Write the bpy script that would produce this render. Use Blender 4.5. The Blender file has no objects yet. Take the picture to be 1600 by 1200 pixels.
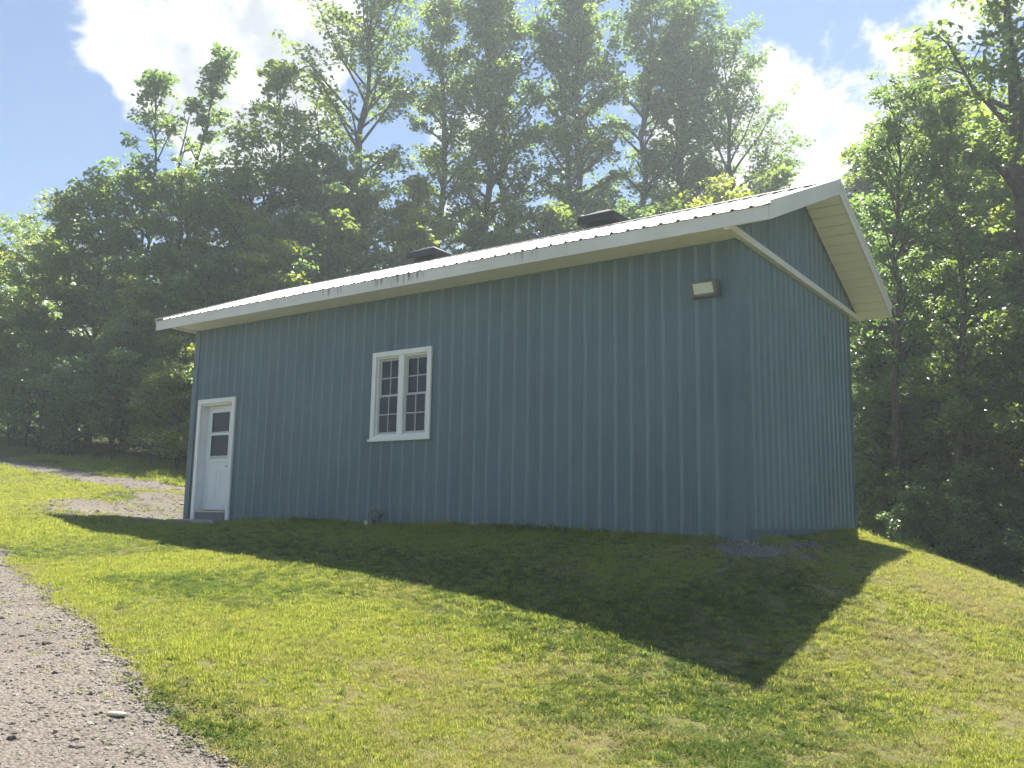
import bpy, math, random
import numpy as np
from mathutils import Matrix, Vector

# ------------------------------------------------------------------ camera, world, sun, exposure
SC = bpy.context.scene
COL = SC.collection
random.seed(7)

CAM = np.array([3.782, -10.003, 0.21])
PITCH, ROLL, YAW = 0.1503, 0.0166, -0.6162
cd = bpy.data.cameras.new('camera'); cam = bpy.data.objects.new('camera', cd); COL.objects.link(cam)
Fv = Vector((math.sin(YAW)*math.cos(PITCH), math.cos(YAW)*math.cos(PITCH), math.sin(PITCH)))
Rv = Vector((math.cos(YAW), -math.sin(YAW), 0)); Uv = Rv.cross(Fv)
R2 = Rv*math.cos(ROLL) + Uv*math.sin(ROLL); U2 = Uv*math.cos(ROLL) - Rv*math.sin(ROLL)
M = Matrix((R2, U2, -Fv)).transposed().to_4x4(); M.translation = Vector(CAM)
cam.matrix_world = M
cd.sensor_width = 36; cd.lens = 36*1396.2/1600; cd.clip_start = 0.05; cd.clip_end = 5000
SC.camera = cam

SUN = Vector((-0.1252, 0.4841, 0.8660)).normalized()
EL = math.asin(SUN.z); AZ = math.atan2(SUN.x, SUN.y)          # azimuth clockwise from +Y
SUN_STRENGTH, SKY_STRENGTH, EXPOSURE = 5.0, 0.056, 1.4
sd = bpy.data.lights.new('sun', 'SUN'); sd.energy = SUN_STRENGTH; sd.angle = math.radians(0.53); sd.color = (1, 0.925, 0.79)
so = bpy.data.objects.new('sun', sd); COL.objects.link(so)
so.rotation_euler = SUN.to_track_quat('Z', 'Y').to_euler()

SC.view_settings.view_transform = 'Standard'; SC.view_settings.look = 'None'
SC.view_settings.exposure = EXPOSURE; SC.view_settings.gamma = 1; SC.view_settings.use_curve_mapping = False
SC.render.engine = 'CYCLES'
SC.cycles.max_bounces = 6; SC.cycles.diffuse_bounces = 3; SC.cycles.glossy_bounces = 2; SC.cycles.transmission_bounces = 4; SC.cycles.volume_bounces = 0
SC.cycles.use_adaptive_sampling = True; SC.cycles.adaptive_threshold = 0.04
SC.cycles.caustics_reflective = False; SC.cycles.caustics_refractive = False
SC.cycles.sample_clamp_indirect = 6
try: SC.cycles.use_denoising = True
except Exception: pass

VEIL_DENSITY = 0.0026

class NT:
    """small node-tree helper"""
    def __init__(s, tree): s.t = tree; s.n = tree.nodes; s.l = tree.links
    def add(s, kind, **kw):
        n = s.n.new(kind)
        for k, v in kw.items(): setattr(n, k, v)
        return n
    def inp(s, node, key, v):
        sock = node.inputs[key]
        if isinstance(v, bpy.types.NodeSocket): s.l.new(v, sock)
        else: sock.default_value = v
    def math(s, op, a, b=0.0, clamp=False):
        n = s.add('ShaderNodeMath', operation=op, use_clamp=clamp); s.inp(n, 0, a); s.inp(n, 1, b); return n.outputs[0]
    def vmath(s, op, a, b=(0, 0, 0)):
        n = s.add('ShaderNodeVectorMath', operation=op); s.inp(n, 0, a); s.inp(n, 1, b); return n
    def noise(s, vec, scale, detail=3, rough=0.5, dist=0.0):
        n = s.add('ShaderNodeTexNoise'); s.inp(n, 'Scale', scale); s.inp(n, 'Detail', detail); s.inp(n, 'Roughness', rough); s.inp(n, 'Distortion', dist)
        if vec is not None: s.l.new(vec, n.inputs['Vector'])
        return n.outputs['Fac']
    def ramp(s, fac, lo, hi, a=0.0, b=1.0):
        n = s.add('ShaderNodeMapRange', interpolation_type='SMOOTHSTEP'); s.inp(n, 0, fac); s.inp(n, 1, lo); s.inp(n, 2, hi); s.inp(n, 3, a); s.inp(n, 4, b); return n.outputs[0]
    def mix(s, fac, a, b, mode='MIX'):
        n = s.add('ShaderNodeMix', data_type='RGBA', blend_type=mode); s.inp(n, 0, fac)
        s.inp(n, 6, a if not isinstance(a, tuple) else (*a[:3], 1)); s.inp(n, 7, b if not isinstance(b, tuple) else (*b[:3], 1)); return n.outputs[2]

world = bpy.data.worlds.new('World'); SC.world = world; world.use_nodes = True
W_ = NT(world.node_tree); W_.n.clear()
sky = W_.add('ShaderNodeTexSky', sky_type='NISHITA'); sky.sun_disc = False
sky.sun_elevation = EL; sky.sun_rotation = AZ; sky.air_density = 1.0; sky.dust_density = 0.15; sky.ozone_density = 4.0; sky.altitude = 300
tc = W_.add('ShaderNodeTexCoord'); dirv = tc.outputs['Generated']
sep = W_.add('ShaderNodeSeparateXYZ'); W_.l.new(dirv, sep.inputs[0])
zc = W_.math('MAXIMUM', sep.outputs[2], 0.06)
cx_ = W_.math('DIVIDE', sep.outputs[0], zc); cy_ = W_.math('DIVIDE', sep.outputs[1], zc)
comb = W_.add('ShaderNodeCombineXYZ'); W_.l.new(cx_, comb.inputs[0]); W_.l.new(cy_, comb.inputs[1])
n_big = W_.noise(comb.outputs[0], 1.15, 9, 0.58, 0.25)
n_dir = W_.noise(dirv, 9.0, 8, 0.6, 0.3)
base = W_.math('ADD', W_.math('MULTIPLY', n_big, 0.45), W_.math('MULTIPLY', n_dir, 0.55))
# the cumulus banks one sees, as soft lobes of coverage in the sky
LOBES = [((-0.69, 0.52, 0.50), 0.980, 0.9985, 0.15), ((-0.735, 0.48, 0.475), 0.985, 0.9990, 0.16), ((-0.68, 0.58, 0.45), 0.986, 0.9990, 0.14), ((-0.72, 0.42, 0.55), 0.985, 0.999, 0.13),
         ((-0.305, 0.865, 0.385), 0.990, 0.9992, 0.15), ((-0.23, 0.875, 0.42), 0.9935, 0.9995, 0.16), ((-0.33, 0.86, 0.35), 0.989, 0.9995, 0.12), ((-0.10, 0.892, 0.445), 0.995, 0.9995, 0.17),
         ((-0.55, 0.75, 0.33), 0.98, 0.999, 0.15)]
cov = W_.math('ADD', W_.math('MULTIPLY', W_.math('SUBTRACT', base, 0.5), 1.5), 0.485)
for c, lo, hi, w in LOBES:
    v = Vector(c).normalized()
    dt = W_.vmath('DOT_PRODUCT', dirv, tuple(v)); cov = W_.math('ADD', cov, W_.ramp(dt.outputs['Value'], lo, hi, 0.0, w))
mask = W_.ramp(cov, 0.625, 0.735)
thick = W_.ramp(cov, 0.70, 0.92)
shade = W_.noise(dirv, 14.0, 6, 0.6)
ccol = W_.mix(W_.math('MULTIPLY', thick, W_.ramp(shade, 0.40, 0.62), True), (1.0, 1.0, 1.0), (0.62, 0.66, 0.73))
bg1 = W_.add('ShaderNodeBackground'); W_.inp(bg1, 1, SKY_STRENGTH); W_.l.new(sky.outputs[0], bg1.inputs[0])
bg2 = W_.add('ShaderNodeBackground'); W_.inp(bg2, 1, 0.40); W_.l.new(ccol, bg2.inputs[0])
mx = W_.add('ShaderNodeMixShader'); W_.l.new(mask, mx.inputs[0]); W_.l.new(bg1.outputs[0], mx.inputs[1]); W_.l.new(bg2.outputs[0], mx.inputs[2])
wo = W_.add('ShaderNodeOutputWorld'); W_.l.new(mx.outputs[0], wo.inputs[0])

# ------------------------------------------------------------------ helpers
def tag(o, label=None, cat=None, group=None, kind=None):
    if label: o['label'] = label
    if cat: o['category'] = cat
    if group: o['group'] = group
    if kind: o['kind'] = kind
    return o

def mesh_from(name, verts, faces, smooth=False):
    me = bpy.data.meshes.new(name); me.from_pydata([tuple(v) for v in verts], [], faces)
    if smooth: me.polygons.foreach_set('use_smooth', [True]*len(me.polygons))
    me.update(); return me

def np_mesh(name, verts, faces, smooth=False):
    """verts (n,3), faces (m,k) all with k corners"""
    verts = np.asarray(verts, np.float32); faces = np.asarray(faces, np.int32); m, k = faces.shape
    me = bpy.data.meshes.new(name)
    me.vertices.add(len(verts)); me.vertices.foreach_set('co', verts.ravel())
    me.loops.add(m*k); me.loops.foreach_set('vertex_index', faces.ravel())
    me.polygons.add(m); me.polygons.foreach_set('loop_start', np.arange(0, m*k, k, dtype=np.int32))
    try: me.polygons.foreach_set('loop_total', np.full(m, k, np.int32))
    except Exception: pass
    if smooth: me.polygons.foreach_set('use_smooth', np.ones(m, bool))
    me.update(calc_edges=True); me.validate(); return me

def link(name, me, mat, parent=None):
    o = bpy.data.objects.new(name, me); COL.objects.link(o)
    if mat is not None and me is not None and not me.materials: me.materials.append(mat)
    if parent: o.parent = parent
    return o

def empty(name, loc=(0, 0, 0), rz=0):
    o = bpy.data.objects.new(name, None); o.location = loc; o.rotation_euler = (0, 0, rz); o.empty_display_size = 0.2; COL.objects.link(o); return o

class MB:
    def __init__(s): s.v = []; s.f = []
    def quad(s, a, b, c, d):
        n = len(s.v); s.v += [a, b, c, d]; s.f.append((n, n+1, n+2, n+3))
    def hexa(s, p):
        """8 points: bottom 4 ccw, top 4 ccw"""
        n = len(s.v); s.v += [tuple(q) for q in p]
        s.f += [tuple(n+i for i in q) for q in ((0, 3, 2, 1), (4, 5, 6, 7), (0, 1, 5, 4), (1, 2, 6, 5), (2, 3, 7, 6), (3, 0, 4, 7))]
        return s
    def box(s, x0, x1, y0, y1, z0, z1):
        return s.hexa([(x0, y0, z0), (x1, y0, z0), (x1, y1, z0), (x0, y1, z0), (x0, y0, z1), (x1, y0, z1), (x1, y1, z1), (x0, y1, z1)])
    def tube(s, pts, rad, sides=8, cap=True):
        pts = [Vector(p) for p in pts]
        if not hasattr(rad, '__len__'): rad = [rad]*len(pts)
        n0 = len(s.v)
        for i, p in enumerate(pts):
            d = (pts[min(i+1, len(pts)-1)] - pts[max(i-1, 0)]).normalized()
            a = d.orthogonal().normalized() if abs(d.z) > 0.99 or True else None
            ref = Vector((1, 0, 0)) if abs(d.x) < 0.8 else Vector((0, 1, 0))
            a = (ref - d*ref.dot(d)).normalized(); b = d.cross(a)
            for k in range(sides):
                t = 2*math.pi*k/sides; s.v.append(tuple(p + (a*math.cos(t) + b*math.sin(t))*rad[i]))
        for i in range(len(pts)-1):
            for k in range(sides):
                k2 = (k+1) % sides; s.f.append((n0+i*sides+k, n0+i*sides+k2, n0+(i+1)*sides+k2, n0+(i+1)*sides+k))
        if cap:
            s.f.append(tuple(n0+k for k in reversed(range(sides)))); s.f.append(tuple(n0+(len(pts)-1)*sides+k for k in range(sides)))
        return s
    def build(s, name, mat, parent=None, smooth=False, bevel=0):
        o = link(name, mesh_from(name, s.v, s.f, smooth), mat, parent)
        if bevel:
            m = o.modifiers.new('bevel', 'BEVEL'); m.width = bevel; m.segments = 2; m.limit_method = 'ANGLE'
        return o

def material(name):
    m = bpy.data.materials.new(name); m.use_nodes = True; t = NT(m.node_tree); t.n.clear()
    out = t.add('ShaderNodeOutputMaterial'); return m, t, out

def principled(name, col, rough=0.5, metal=0.0, spec=0.5, var=0.06, vscale=3.0, bump=0.0, bscale=60.0, grime=None):
    m, t, out = material(name); p = t.add('ShaderNodeBsdfPrincipled')
    tc = t.add('ShaderNodeTexCoord'); oc = tc.outputs['Object']
    n = t.noise(oc, vscale, 5, 0.6)
    c = t.mix(t.ramp(n, 0.3, 0.7), tuple(x*(1-var) for x in col), tuple(min(1, x*(1+var)) for x in col))
    if grime: c = t.mix(t.math('MULTIPLY', t.ramp(t.noise(oc, vscale*2.2, 6, 0.65), 0.52, 0.75), grime[1]), c, grime[0])
    t.l.new(c, p.inputs['Base Color']); t.inp(p, 'Metallic', metal); t.inp(p, 'Specular IOR Level', spec)
    t.l.new(t.ramp(t.noise(oc, vscale*3, 4), 0.2, 0.8, rough*0.85, min(1, rough*1.15)), p.inputs['Roughness'])
    if bump:
        b = t.add('ShaderNodeBump'); t.inp(b, 'Strength', bump); t.inp(b, 'Distance', 0.01); t.l.new(t.noise(oc, bscale, 4), b.inputs['Height']); t.l.new(b.outputs[0], p.inputs['Normal'])
    t.l.new(p.outputs[0], out.inputs[0]); return m

# ------------------------------------------------------------------ value noise for layout
_rs = np.random.RandomState(3); _lat = _rs.rand(256, 256)
def vnoise(x, y, sc):
    x = np.asarray(x, float)*sc + 91.3; y = np.asarray(y, float)*sc + 57.7
    xi = np.floor(x).astype(int); yi = np.floor(y).astype(int); fx = x-xi; fy = y-yi
    fx = fx*fx*(3-2*fx); fy = fy*fy*(3-2*fy); L = lambda a, b: _lat[a % 256, b % 256]
    return (L(xi, yi)*(1-fx)+L(xi+1, yi)*fx)*(1-fy) + (L(xi, yi+1)*(1-fx)+L(xi+1, yi+1)*fx)*fy
def fnoise(x, y, sc): return 0.55*vnoise(x, y, sc) + 0.3*vnoise(x, y, sc*2.1) + 0.15*vnoise(x, y, sc*4.3)

# ------------------------------------------------------------------ terrain
H, L, W, OE, OG, T = 3.6, 10.545, 4.773, 0.48, 0.576, 0.176
SLOPE = 1.203/(W/2+OE)
CP = np.array([
 (-10.5,0,.07),(-7.75,0,.09),(-5.6,0,.10),(-3.8,0,.09),(-2.75,0,.08),(-1.34,0,.03),(-.5,0,0),(-.1,0,-.02),(0,1.5,.0),(0,2.8,.04),(0,4.8,.05),
 (-5,2.5,.08),(-10.5,4.8,.35),(-5,6.5,.15),(-5,12,.4),(-10.5,2,.2),
 (-10.55,-2.55,.15),(-9.17,-2.67,-.07),(-6.35,-2.78,-.27),(-4.68,-2.83,-.35),(-2.87,-2.89,-.46),(-1.15,-2.98,-.62),(.24,-3.1,-.84),(.84,-3.17,-.96),(1.28,-3.22,-1.05),
 (1.31,-2.6,-.91),(1.34,-1.73,-.70),(1.4,-.45,-.46),(1.28,.97,-.28),(1.24,1.71,-.24),(1.16,3.2,-.17),
 (1.8,3.4,-.38),(2.4,3.1,-.58),(2.9,-1.2,-.98),(3.1,-4,-1.27),(.9,-5.5,-1.22),(3.78,-10,-1.4),(4.5,-2,-1.4),(5,-6,-1.42),
 (0,-7.1,-1.04),(-.4,-7,-.97),(-1.2,-6.8,-.76),(-2.9,-6.3,-.56),(-7.5,-4.7,-.25),(-.5,-7.8,-1.0),(-6,-8,-.6),(0,-12,-1.4),(-10,-8,-.3),
 (-14.3,-1.6,.42),(-12,-1.3,.35),(-12.7,1.4,.63),(-18,.1,1.14),(-25.2,3.5,2.1),(-28.8,5.2,2.9),(-17.5,3.1,1.3),(-14,4,.95),
 (-20,12,2.4),(-12,10,1.1),(-30,20,3.6),(-5,25,.6),(2,7,-1.3),(3,11,-1.9),(0,8.5,-.9),(8,3,-2.0),(10,25,-1.8),(15,0,-2.2),(15,-15,-2),(-20,-10,.3),(-35,-4,2.0),(-40,15,4.2),(0,14,-1.2),(-14,-6,.1),
])
def _phi(r2): return 0.5*r2*np.log(r2+1e-9)
_d2 = ((CP[:, None, :2]-CP[None, :, :2])**2).sum(-1)
_n = len(CP); _A = np.zeros((_n+3, _n+3)); _A[:_n, :_n] = _phi(_d2) + np.eye(_n)*0.15
_A[:_n, _n] = 1; _A[:_n, _n+1:] = CP[:, :2]; _A[_n, :_n] = 1; _A[_n+1:, :_n] = CP[:, :2].T
_wt = np.linalg.solve(_A, np.concatenate([CP[:, 2], np.zeros(3)]))
def ground(x, y):
    x = np.clip(np.asarray(x, float), -45, 18); y = np.clip(np.asarray(y, float), -18, 34)
    sh = x.shape; X = x.ravel(); Y = y.ravel(); out = np.empty(len(X))
    for i in range(0, len(X), 20000):
        a, b = X[i:i+20000], Y[i:i+20000]
        r2 = (a[:, None]-CP[None, :, 0])**2 + (b[:, None]-CP[None, :, 1])**2
        out[i:i+20000] = _phi(r2) @ _wt[:_n] + _wt[_n] + _wt[_n+1]*a + _wt[_n+2]*b
    return out.reshape(sh)
def gz(x, y): return float(ground(np.array([x]), np.array([y]))[0])

# zones as signed fields (positive = inside)
DR = np.array([(6, -8.2), (2.5, -7.45), (.7, -7.05), (0, -6.9), (-.35, -6.83), (-.75, -6.76), (-1.28, -6.67), (-2.0, -6.52), (-3.15, -6.2), (-5.7, -5.2), (-7.43, -4.64), (-12, -4.4), (-17, -4.6), (-30, -5)])
def poly_y(x):                       # y of the grass edge of the driveway over x
    return np.interp(-np.asarray(x), -DR[:, 0], DR[:, 1])
def in_drive(x, y):
    return poly_y(x) - y + (fnoise(x, y, 1.7)-0.5)*0.35 + (vnoise(x, y, 9)-0.5)*0.10
PT = np.array([(-40, 6.2), (-30, 4.0), (-25, 2.7), (-20.5, 1.55), (-16.5, 1.35), (-13.6, 1.75), (-11.6, 3.2), (-10.9, 6)])
def seg_dist(x, y, P):
    x = np.asarray(x, float); y = np.asarray(y, float); best = np.full(x.shape, 1e9)
    for (ax, ay), (bx, by) in zip(P[:-1], P[1:]):
        t = np.clip(((x-ax)*(bx-ax)+(y-ay)*(by-ay))/((bx-ax)**2+(by-ay)**2), 0, 1)
        best = np.minimum(best, np.hypot(x-ax-t*(bx-ax), y-ay-t*(by-ay)))
    return best
def in_path(x, y): return 0.62 - seg_dist(x, y, PT) + (fnoise(x, y, 1.1)-0.5)*0.7
def in_pad(x, y):
    return np.maximum(1 - np.hypot((x+11.4)/1.75, (y+.95)/1.35), .75 - np.hypot((x+12.0)/1.7, (y-.6)/1.5)) - .10 + (fnoise(x, y, 1.6)-0.5)*1.2 + (vnoise(x, y, 7)-.5)*.45
def in_patch(x, y):
    a = 1 - np.hypot((x-.15)/0.50, (y+.25)/.8); b = 1 - np.hypot((x-.22)/0.36, (y-1.3)/1.4)
    return np.maximum(a, b)*.9 - .26 + (fnoise(x, y, 2.6)-0.5)*1.3 + (vnoise(x, y, 11)-.5)*.5
def forest(x, y):                    # >0 in the wood
    edge = np.interp(x, [-40, -30, -22, -17, -13.5, -11.5, -10, -6, 0, .6, 1.6, 2.6, 4, 12], [7.5, 5.6, 3.7, 3.2, 4.2, 6, 7, 8.0, 7.0, 5.4, 4.8, 4.4, 3.6, 2])
    return y - edge + (fnoise(x, y, .6)-0.5)*1.6

def axis(c, lo, hi, fine, half, k):
    a = [c]; s = fine
    while a[-1] < hi:
        s = fine if a[-1]-c < half else s*k; a.append(a[-1]+s)
    b = [c]; s = fine
    while b[-1] > lo:
        s = fine if c-b[-1] < half else s*k; b.append(b[-1]-s)
    return np.array(b[:0:-1]+a)
gx = axis(-4, -420, 400, .16, 9.5, 1.06); gy = axis(-2, -300, 420, .16, 8, 1.06)
X, Y = np.meshgrid(gx, gy); Z = ground(X, Y)
near = np.exp(-(np.hypot(X+3, Y+3)/25)**2)
Z = Z + near*((fnoise(X, Y, 1.3)-0.5)*0.05 + (vnoise(X, Y, 4.0)-0.5)*0.02)
Z = Z + (1-near)*(fnoise(X, Y, .05)-0.5)*1.2
V = np.stack([X.ravel(), Y.ravel(), Z.ravel()], 1); ny, nx = X.shape
I = np.arange(ny*nx).reshape(ny, nx)
Fq = np.stack([I[:-1, :-1].ravel(), I[:-1, 1:].ravel(), I[1:, 1:].ravel(), I[1:, :-1].ravel()], 1)
def surf_z(x, y):
    n = np.exp(-(np.hypot(x+3, y+3)/25)**2)
    return ground(x, y) + n*((fnoise(x, y, 1.3)-0.5)*0.05 + (vnoise(x, y, 4.0)-0.5)*0.02) + (1-n)*(fnoise(x, y, .05)-0.5)*1.2

def mat_ground():
    m, t, out = material('lawn_soil'); p = t.add('ShaderNodeBsdfPrincipled'); t.inp(p, 'Roughness', 0.95); t.inp(p, 'Specular IOR Level', 0.1)
    oc = t.add('ShaderNodeTexCoord').outputs['Object']
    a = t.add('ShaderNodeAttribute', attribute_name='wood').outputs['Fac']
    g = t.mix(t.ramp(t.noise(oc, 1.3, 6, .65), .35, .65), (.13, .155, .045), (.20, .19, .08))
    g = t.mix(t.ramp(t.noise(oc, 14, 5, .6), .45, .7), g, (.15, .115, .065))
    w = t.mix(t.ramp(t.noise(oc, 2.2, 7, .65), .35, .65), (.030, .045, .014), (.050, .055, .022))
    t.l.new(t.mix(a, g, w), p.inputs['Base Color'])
    b = t.add('ShaderNodeBump'); t.inp(b, 'Strength', .8); t.inp(b, 'Distance', .03); t.l.new(t.noise(oc, 30, 6, .7), b.inputs['Height']); t.l.new(b.outputs[0], p.inputs['Normal'])
    t.l.new(p.outputs[0], out.inputs[0]); return m
me = np_mesh('ground', V, Fq, True)
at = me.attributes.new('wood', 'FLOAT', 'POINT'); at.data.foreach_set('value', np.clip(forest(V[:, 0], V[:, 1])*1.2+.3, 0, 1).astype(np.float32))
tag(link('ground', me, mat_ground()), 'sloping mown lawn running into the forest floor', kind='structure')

def mat_gravel(name, c1, c2, c3):
    m, t, out = material(name); p = t.add('ShaderNodeBsdfPrincipled'); t.inp(p, 'Roughness', .92); t.inp(p, 'Specular IOR Level', .2)
    oc = t.add('ShaderNodeTexCoord').outputs['Object']
    v = t.add('ShaderNodeTexVoronoi'); t.inp(v, 'Scale', 55.0); t.inp(v, 'Randomness', 1.0); t.l.new(oc, v.inputs['Vector'])
    c = t.mix(t.ramp(t.noise(oc, 1.0, 6, .6), .35, .65), c1, c2)
    cs = t.add('ShaderNodeSeparateColor'); t.l.new(v.outputs['Color'], cs.inputs[0])
    c = t.mix(t.math('MULTIPLY', cs.outputs[0], .55), c, c3)
    c = t.mix(t.ramp(v.outputs['Distance'], .35, .75, 0, .55), c, tuple(x*.3 for x in c1))
    t.l.new(c, p.inputs['Base Color'])
    b = t.add('ShaderNodeBump'); t.inp(b, 'Strength', 1.0); t.inp(b, 'Distance', .006); b.invert = True; t.l.new(v.outputs['Distance'], b.inputs['Height']); t.l.new(b.outputs[0], p.inputs['Normal'])
    t.l.new(p.outputs[0], out.inputs[0]); return m
GRAVEL = mat_gravel('gravel', (.205, .182, .16), (.16, .143, .127), (.275, .25, .222))
def zone_sheet(name, fn, x0, x1, y0, y1, step, label, lift=.012):
    a = np.arange(x0, x1, step); b = np.arange(y0, y1, step); A, B = np.meshgrid(a, b)
    f = fn(A, B); z = surf_z(A, B) + np.clip(f*.08, -.03, lift)
    I = np.arange(A.size).reshape(A.shape)
    F = np.stack([I[:-1, :-1].ravel(), I[:-1, 1:].ravel(), I[1:, 1:].ravel(), I[1:, :-1].ravel()], 1)
    keep = (f.ravel()[F] > -.12).all(1); F = F[keep]
    used = np.unique(F); mp = -np.ones(A.size, int); mp[used] = np.arange(len(used))
    VV = np.stack([A.ravel(), B.ravel(), z.ravel()], 1)[used]
    return tag(link(name, np_mesh(name, VV, mp[F], True), GRAVEL), label, kind='structure')
zone_sheet('driveway', in_drive, -30, 8, -16, -3.4, .12, 'gravel driveway curving past the lawn')
zone_sheet('path', in_path, -40, -10.6, -.5, 9, .12, 'gravel track running behind the shed')
zone_sheet('gravel_pad', in_pad, -14.2, -8.2, -4, 2.2, .08, 'gravel patch beside the white door')
zone_sheet('gravel_patch', in_patch, -1.6, 1.6, -2.2, 4, .06, 'gravel washed along the gable end')

# ------------------------------------------------------------------ building materials
def mat_siding(name, col, rough=.42):
    m, t, out = material(name); p = t.add('ShaderNodeBsdfPrincipled')
    oc = t.add('ShaderNodeTexCoord').outputs['Object']; oi = t.add('ShaderNodeObjectInfo').outputs['Random']
    c = t.mix(t.ramp(t.noise(oc, .8, 5, .6), .3, .7), tuple(x*.88 for x in col), tuple(x*1.10 for x in col))
    c = t.mix(t.math('MULTIPLY', oi, .10), c, tuple(x*.8 for x in col))
    mp = t.add('ShaderNodeMapping'); t.inp(mp, 'Scale', (26, 26, .7)); t.l.new(oc, mp.inputs[0])
    c = t.mix(t.ramp(t.noise(mp.outputs[0], 1.0, 4, .6), .5, .78, 0, .18), c, (.30, .33, .34))      # chalky rain streaks
    sp = t.add('ShaderNodeSeparateXYZ'); t.l.new(oc, sp.inputs[0])
    splash = t.math('MULTIPLY', t.ramp(sp.outputs[2], .55, .02), t.ramp(t.noise(oc, 7, 6, .7), .38, .72))
    c = t.mix(t.math('MULTIPLY', splash, .5), c, (.12, .11, .08))                                    # mud splashes near the ground
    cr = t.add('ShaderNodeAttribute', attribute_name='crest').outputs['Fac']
    c = t.mix(t.math('MULTIPLY', cr, .38), c, (.25, .33, .36))                                            # light caught by the rib crests, painted in as a paler tone
    t.l.new(c, p.inputs['Base Color'])
    t.l.new(t.ramp(t.noise(oc, 5, 5), .25, .75, rough-.06, rough+.1), p.inputs['Roughness']); t.inp(p, 'Specular IOR Level', .45)
    b = t.add('ShaderNodeBump'); t.inp(b, 'Strength', .3); t.inp(b, 'Distance', .02); t.l.new(t.noise(oc, 2.4, 3), b.inputs['Height']); t.l.new(b.outputs[0], p.inputs['Normal'])
    t.l.new(p.outputs[0], out.inputs[0]); return m
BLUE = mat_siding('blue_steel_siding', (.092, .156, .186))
BLUE_TRIM = mat_siding('blue_steel_trim', (.094, .156, .184), .4)
ROOF = principled('galvanised_roof_steel', (.52, .53, .54), .38, .55, .5, .08, 2.0, .05, 20, ((.32, .28, .24), .25))
WHITE = principled('white_vinyl', (.84, .85, .84), .42, 0, .4, .03, 4, 0, 60, ((.5, .47, .4), .12))
SOFFIT = principled('cream_soffit', (.81, .81, .76), .5, 0, .4, .03, 3)
DOORW = principled('white_door_paint', (.80, .83, .85), .38, 0, .45, .02, 4)
SASH = principled('grey_white_sash', (.50, .53, .54), .45, 0, .4, .03, 6)
DARKM = principled('black_vent_plastic', (.022, .022, .025), .5, 0, .4, .1, 6)
BRONZE = principled('bronze_lamp_housing', (.17, .165, .165), .45, .3, .5, .08, 12)
GREYM = principled('grey_meter_paint', (.14, .145, .15), .45, .2, .5, .1, 14, .1, 40, ((.12, .08, .05), .5))
CONC = principled('concrete', (.36, .35, .33), .9, 0, .3, .12, 6, .4, 40, ((.15, .14, .11), .5))
PLY = principled('plywood', (.20, .16, .11), .8, 0, .2, .1, 3)
INT = principled('interior_drywall', (.10, .10, .10), .8, 0, .2, .05, 3)
BRASS = principled('brushed_nickel', (.35, .34, .32), .3, .9, .5, .05, 8)
def mat_fascia():
    m, t, out = material('white_fascia_steel'); p = t.add('ShaderNodeBsdfPrincipled'); t.inp(p, 'Roughness', .42)
    oc = t.add('ShaderNodeTexCoord').outputs['Object']; sp = t.add('ShaderNodeSeparateXYZ'); t.l.new(oc, sp.inputs[0])
    c = t.mix(t.ramp(t.noise(oc, 1.5, 5, .6), .3, .7), (.67, .66, .62), (.75, .74, .70))
    mp = t.add('ShaderNodeMapping'); t.inp(mp, 'Scale', (17, 17, .8)); t.l.new(oc, mp.inputs[0])
    st = t.ramp(t.noise(mp.outputs[0], 1.0, 2, .5), .50, .58)
    # drip stains below the roof edge over two stretches of the board
    def band(a, b): return t.math('MULTIPLY', t.ramp(sp.outputs[0], a-.12, a+.12), t.ramp(sp.outputs[0], b+.12, b-.12))
    zone = t.math('MAXIMUM', band(-5.5, -4.6), t.math('MAXIMUM', t.math('MULTIPLY', band(-6.6, -6.25), .9), t.math('MULTIPLY', band(-2.9, -2.6), .5)))
    top = t.ramp(t.math('ADD', sp.outputs[2], t.math('MULTIPLY', t.noise(mp.outputs[0], 2.3, 2), .16)), H+.09, H+.19)
    c = t.mix(t.math('MULTIPLY', t.math('MULTIPLY', st, zone), t.math('MULTIPLY', top, .8)), c, (.10, .075, .06))
    c = t.mix(t.ramp(t.noise(oc, 11, 5, .7), .56, .8, 0, .25), c, (.42, .39, .33))
    t.l.new(c, p.inputs['Base Color']); t.l.new(p.outputs[0], out.inputs[0]); return m
FASCIA = mat_fascia()
def mat_glass():
    m, t, out = material('window_glass')
    g = t.add('ShaderNodeBsdfGlossy'); t.inp(g, 'Roughness', .03); t.inp(g, 'Color', (.9, .95, 1, 1))
    tr = t.add('ShaderNodeBsdfTransparent'); t.inp(tr, 'Color', (.20, .22, .23, 1))
    fr = t.add('ShaderNodeFresnel'); t.inp(fr, 'IOR', 1.5)
    oc = t.add('ShaderNodeTexCoord').outputs['Object']
    b = t.add('ShaderNodeBump'); t.inp(b, 'Strength', .05); t.inp(b, 'Distance', .02); t.l.new(t.noise(oc, 3, 2), b.inputs['Height']); t.l.new(b.outputs[0], g.inputs['Normal'])
    mx = t.add('ShaderNodeMixShader'); t.l.new(t.math('ADD', t.math('MULTIPLY', fr.outputs[0], .55), .01), mx.inputs[0]); t.l.new(tr.outputs[0], mx.inputs[1]); t.l.new(g.outputs[0], mx.inputs[2])
    t.l.new(mx.outputs[0], out.inputs[0]); return m
GLASS = mat_glass()

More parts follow.
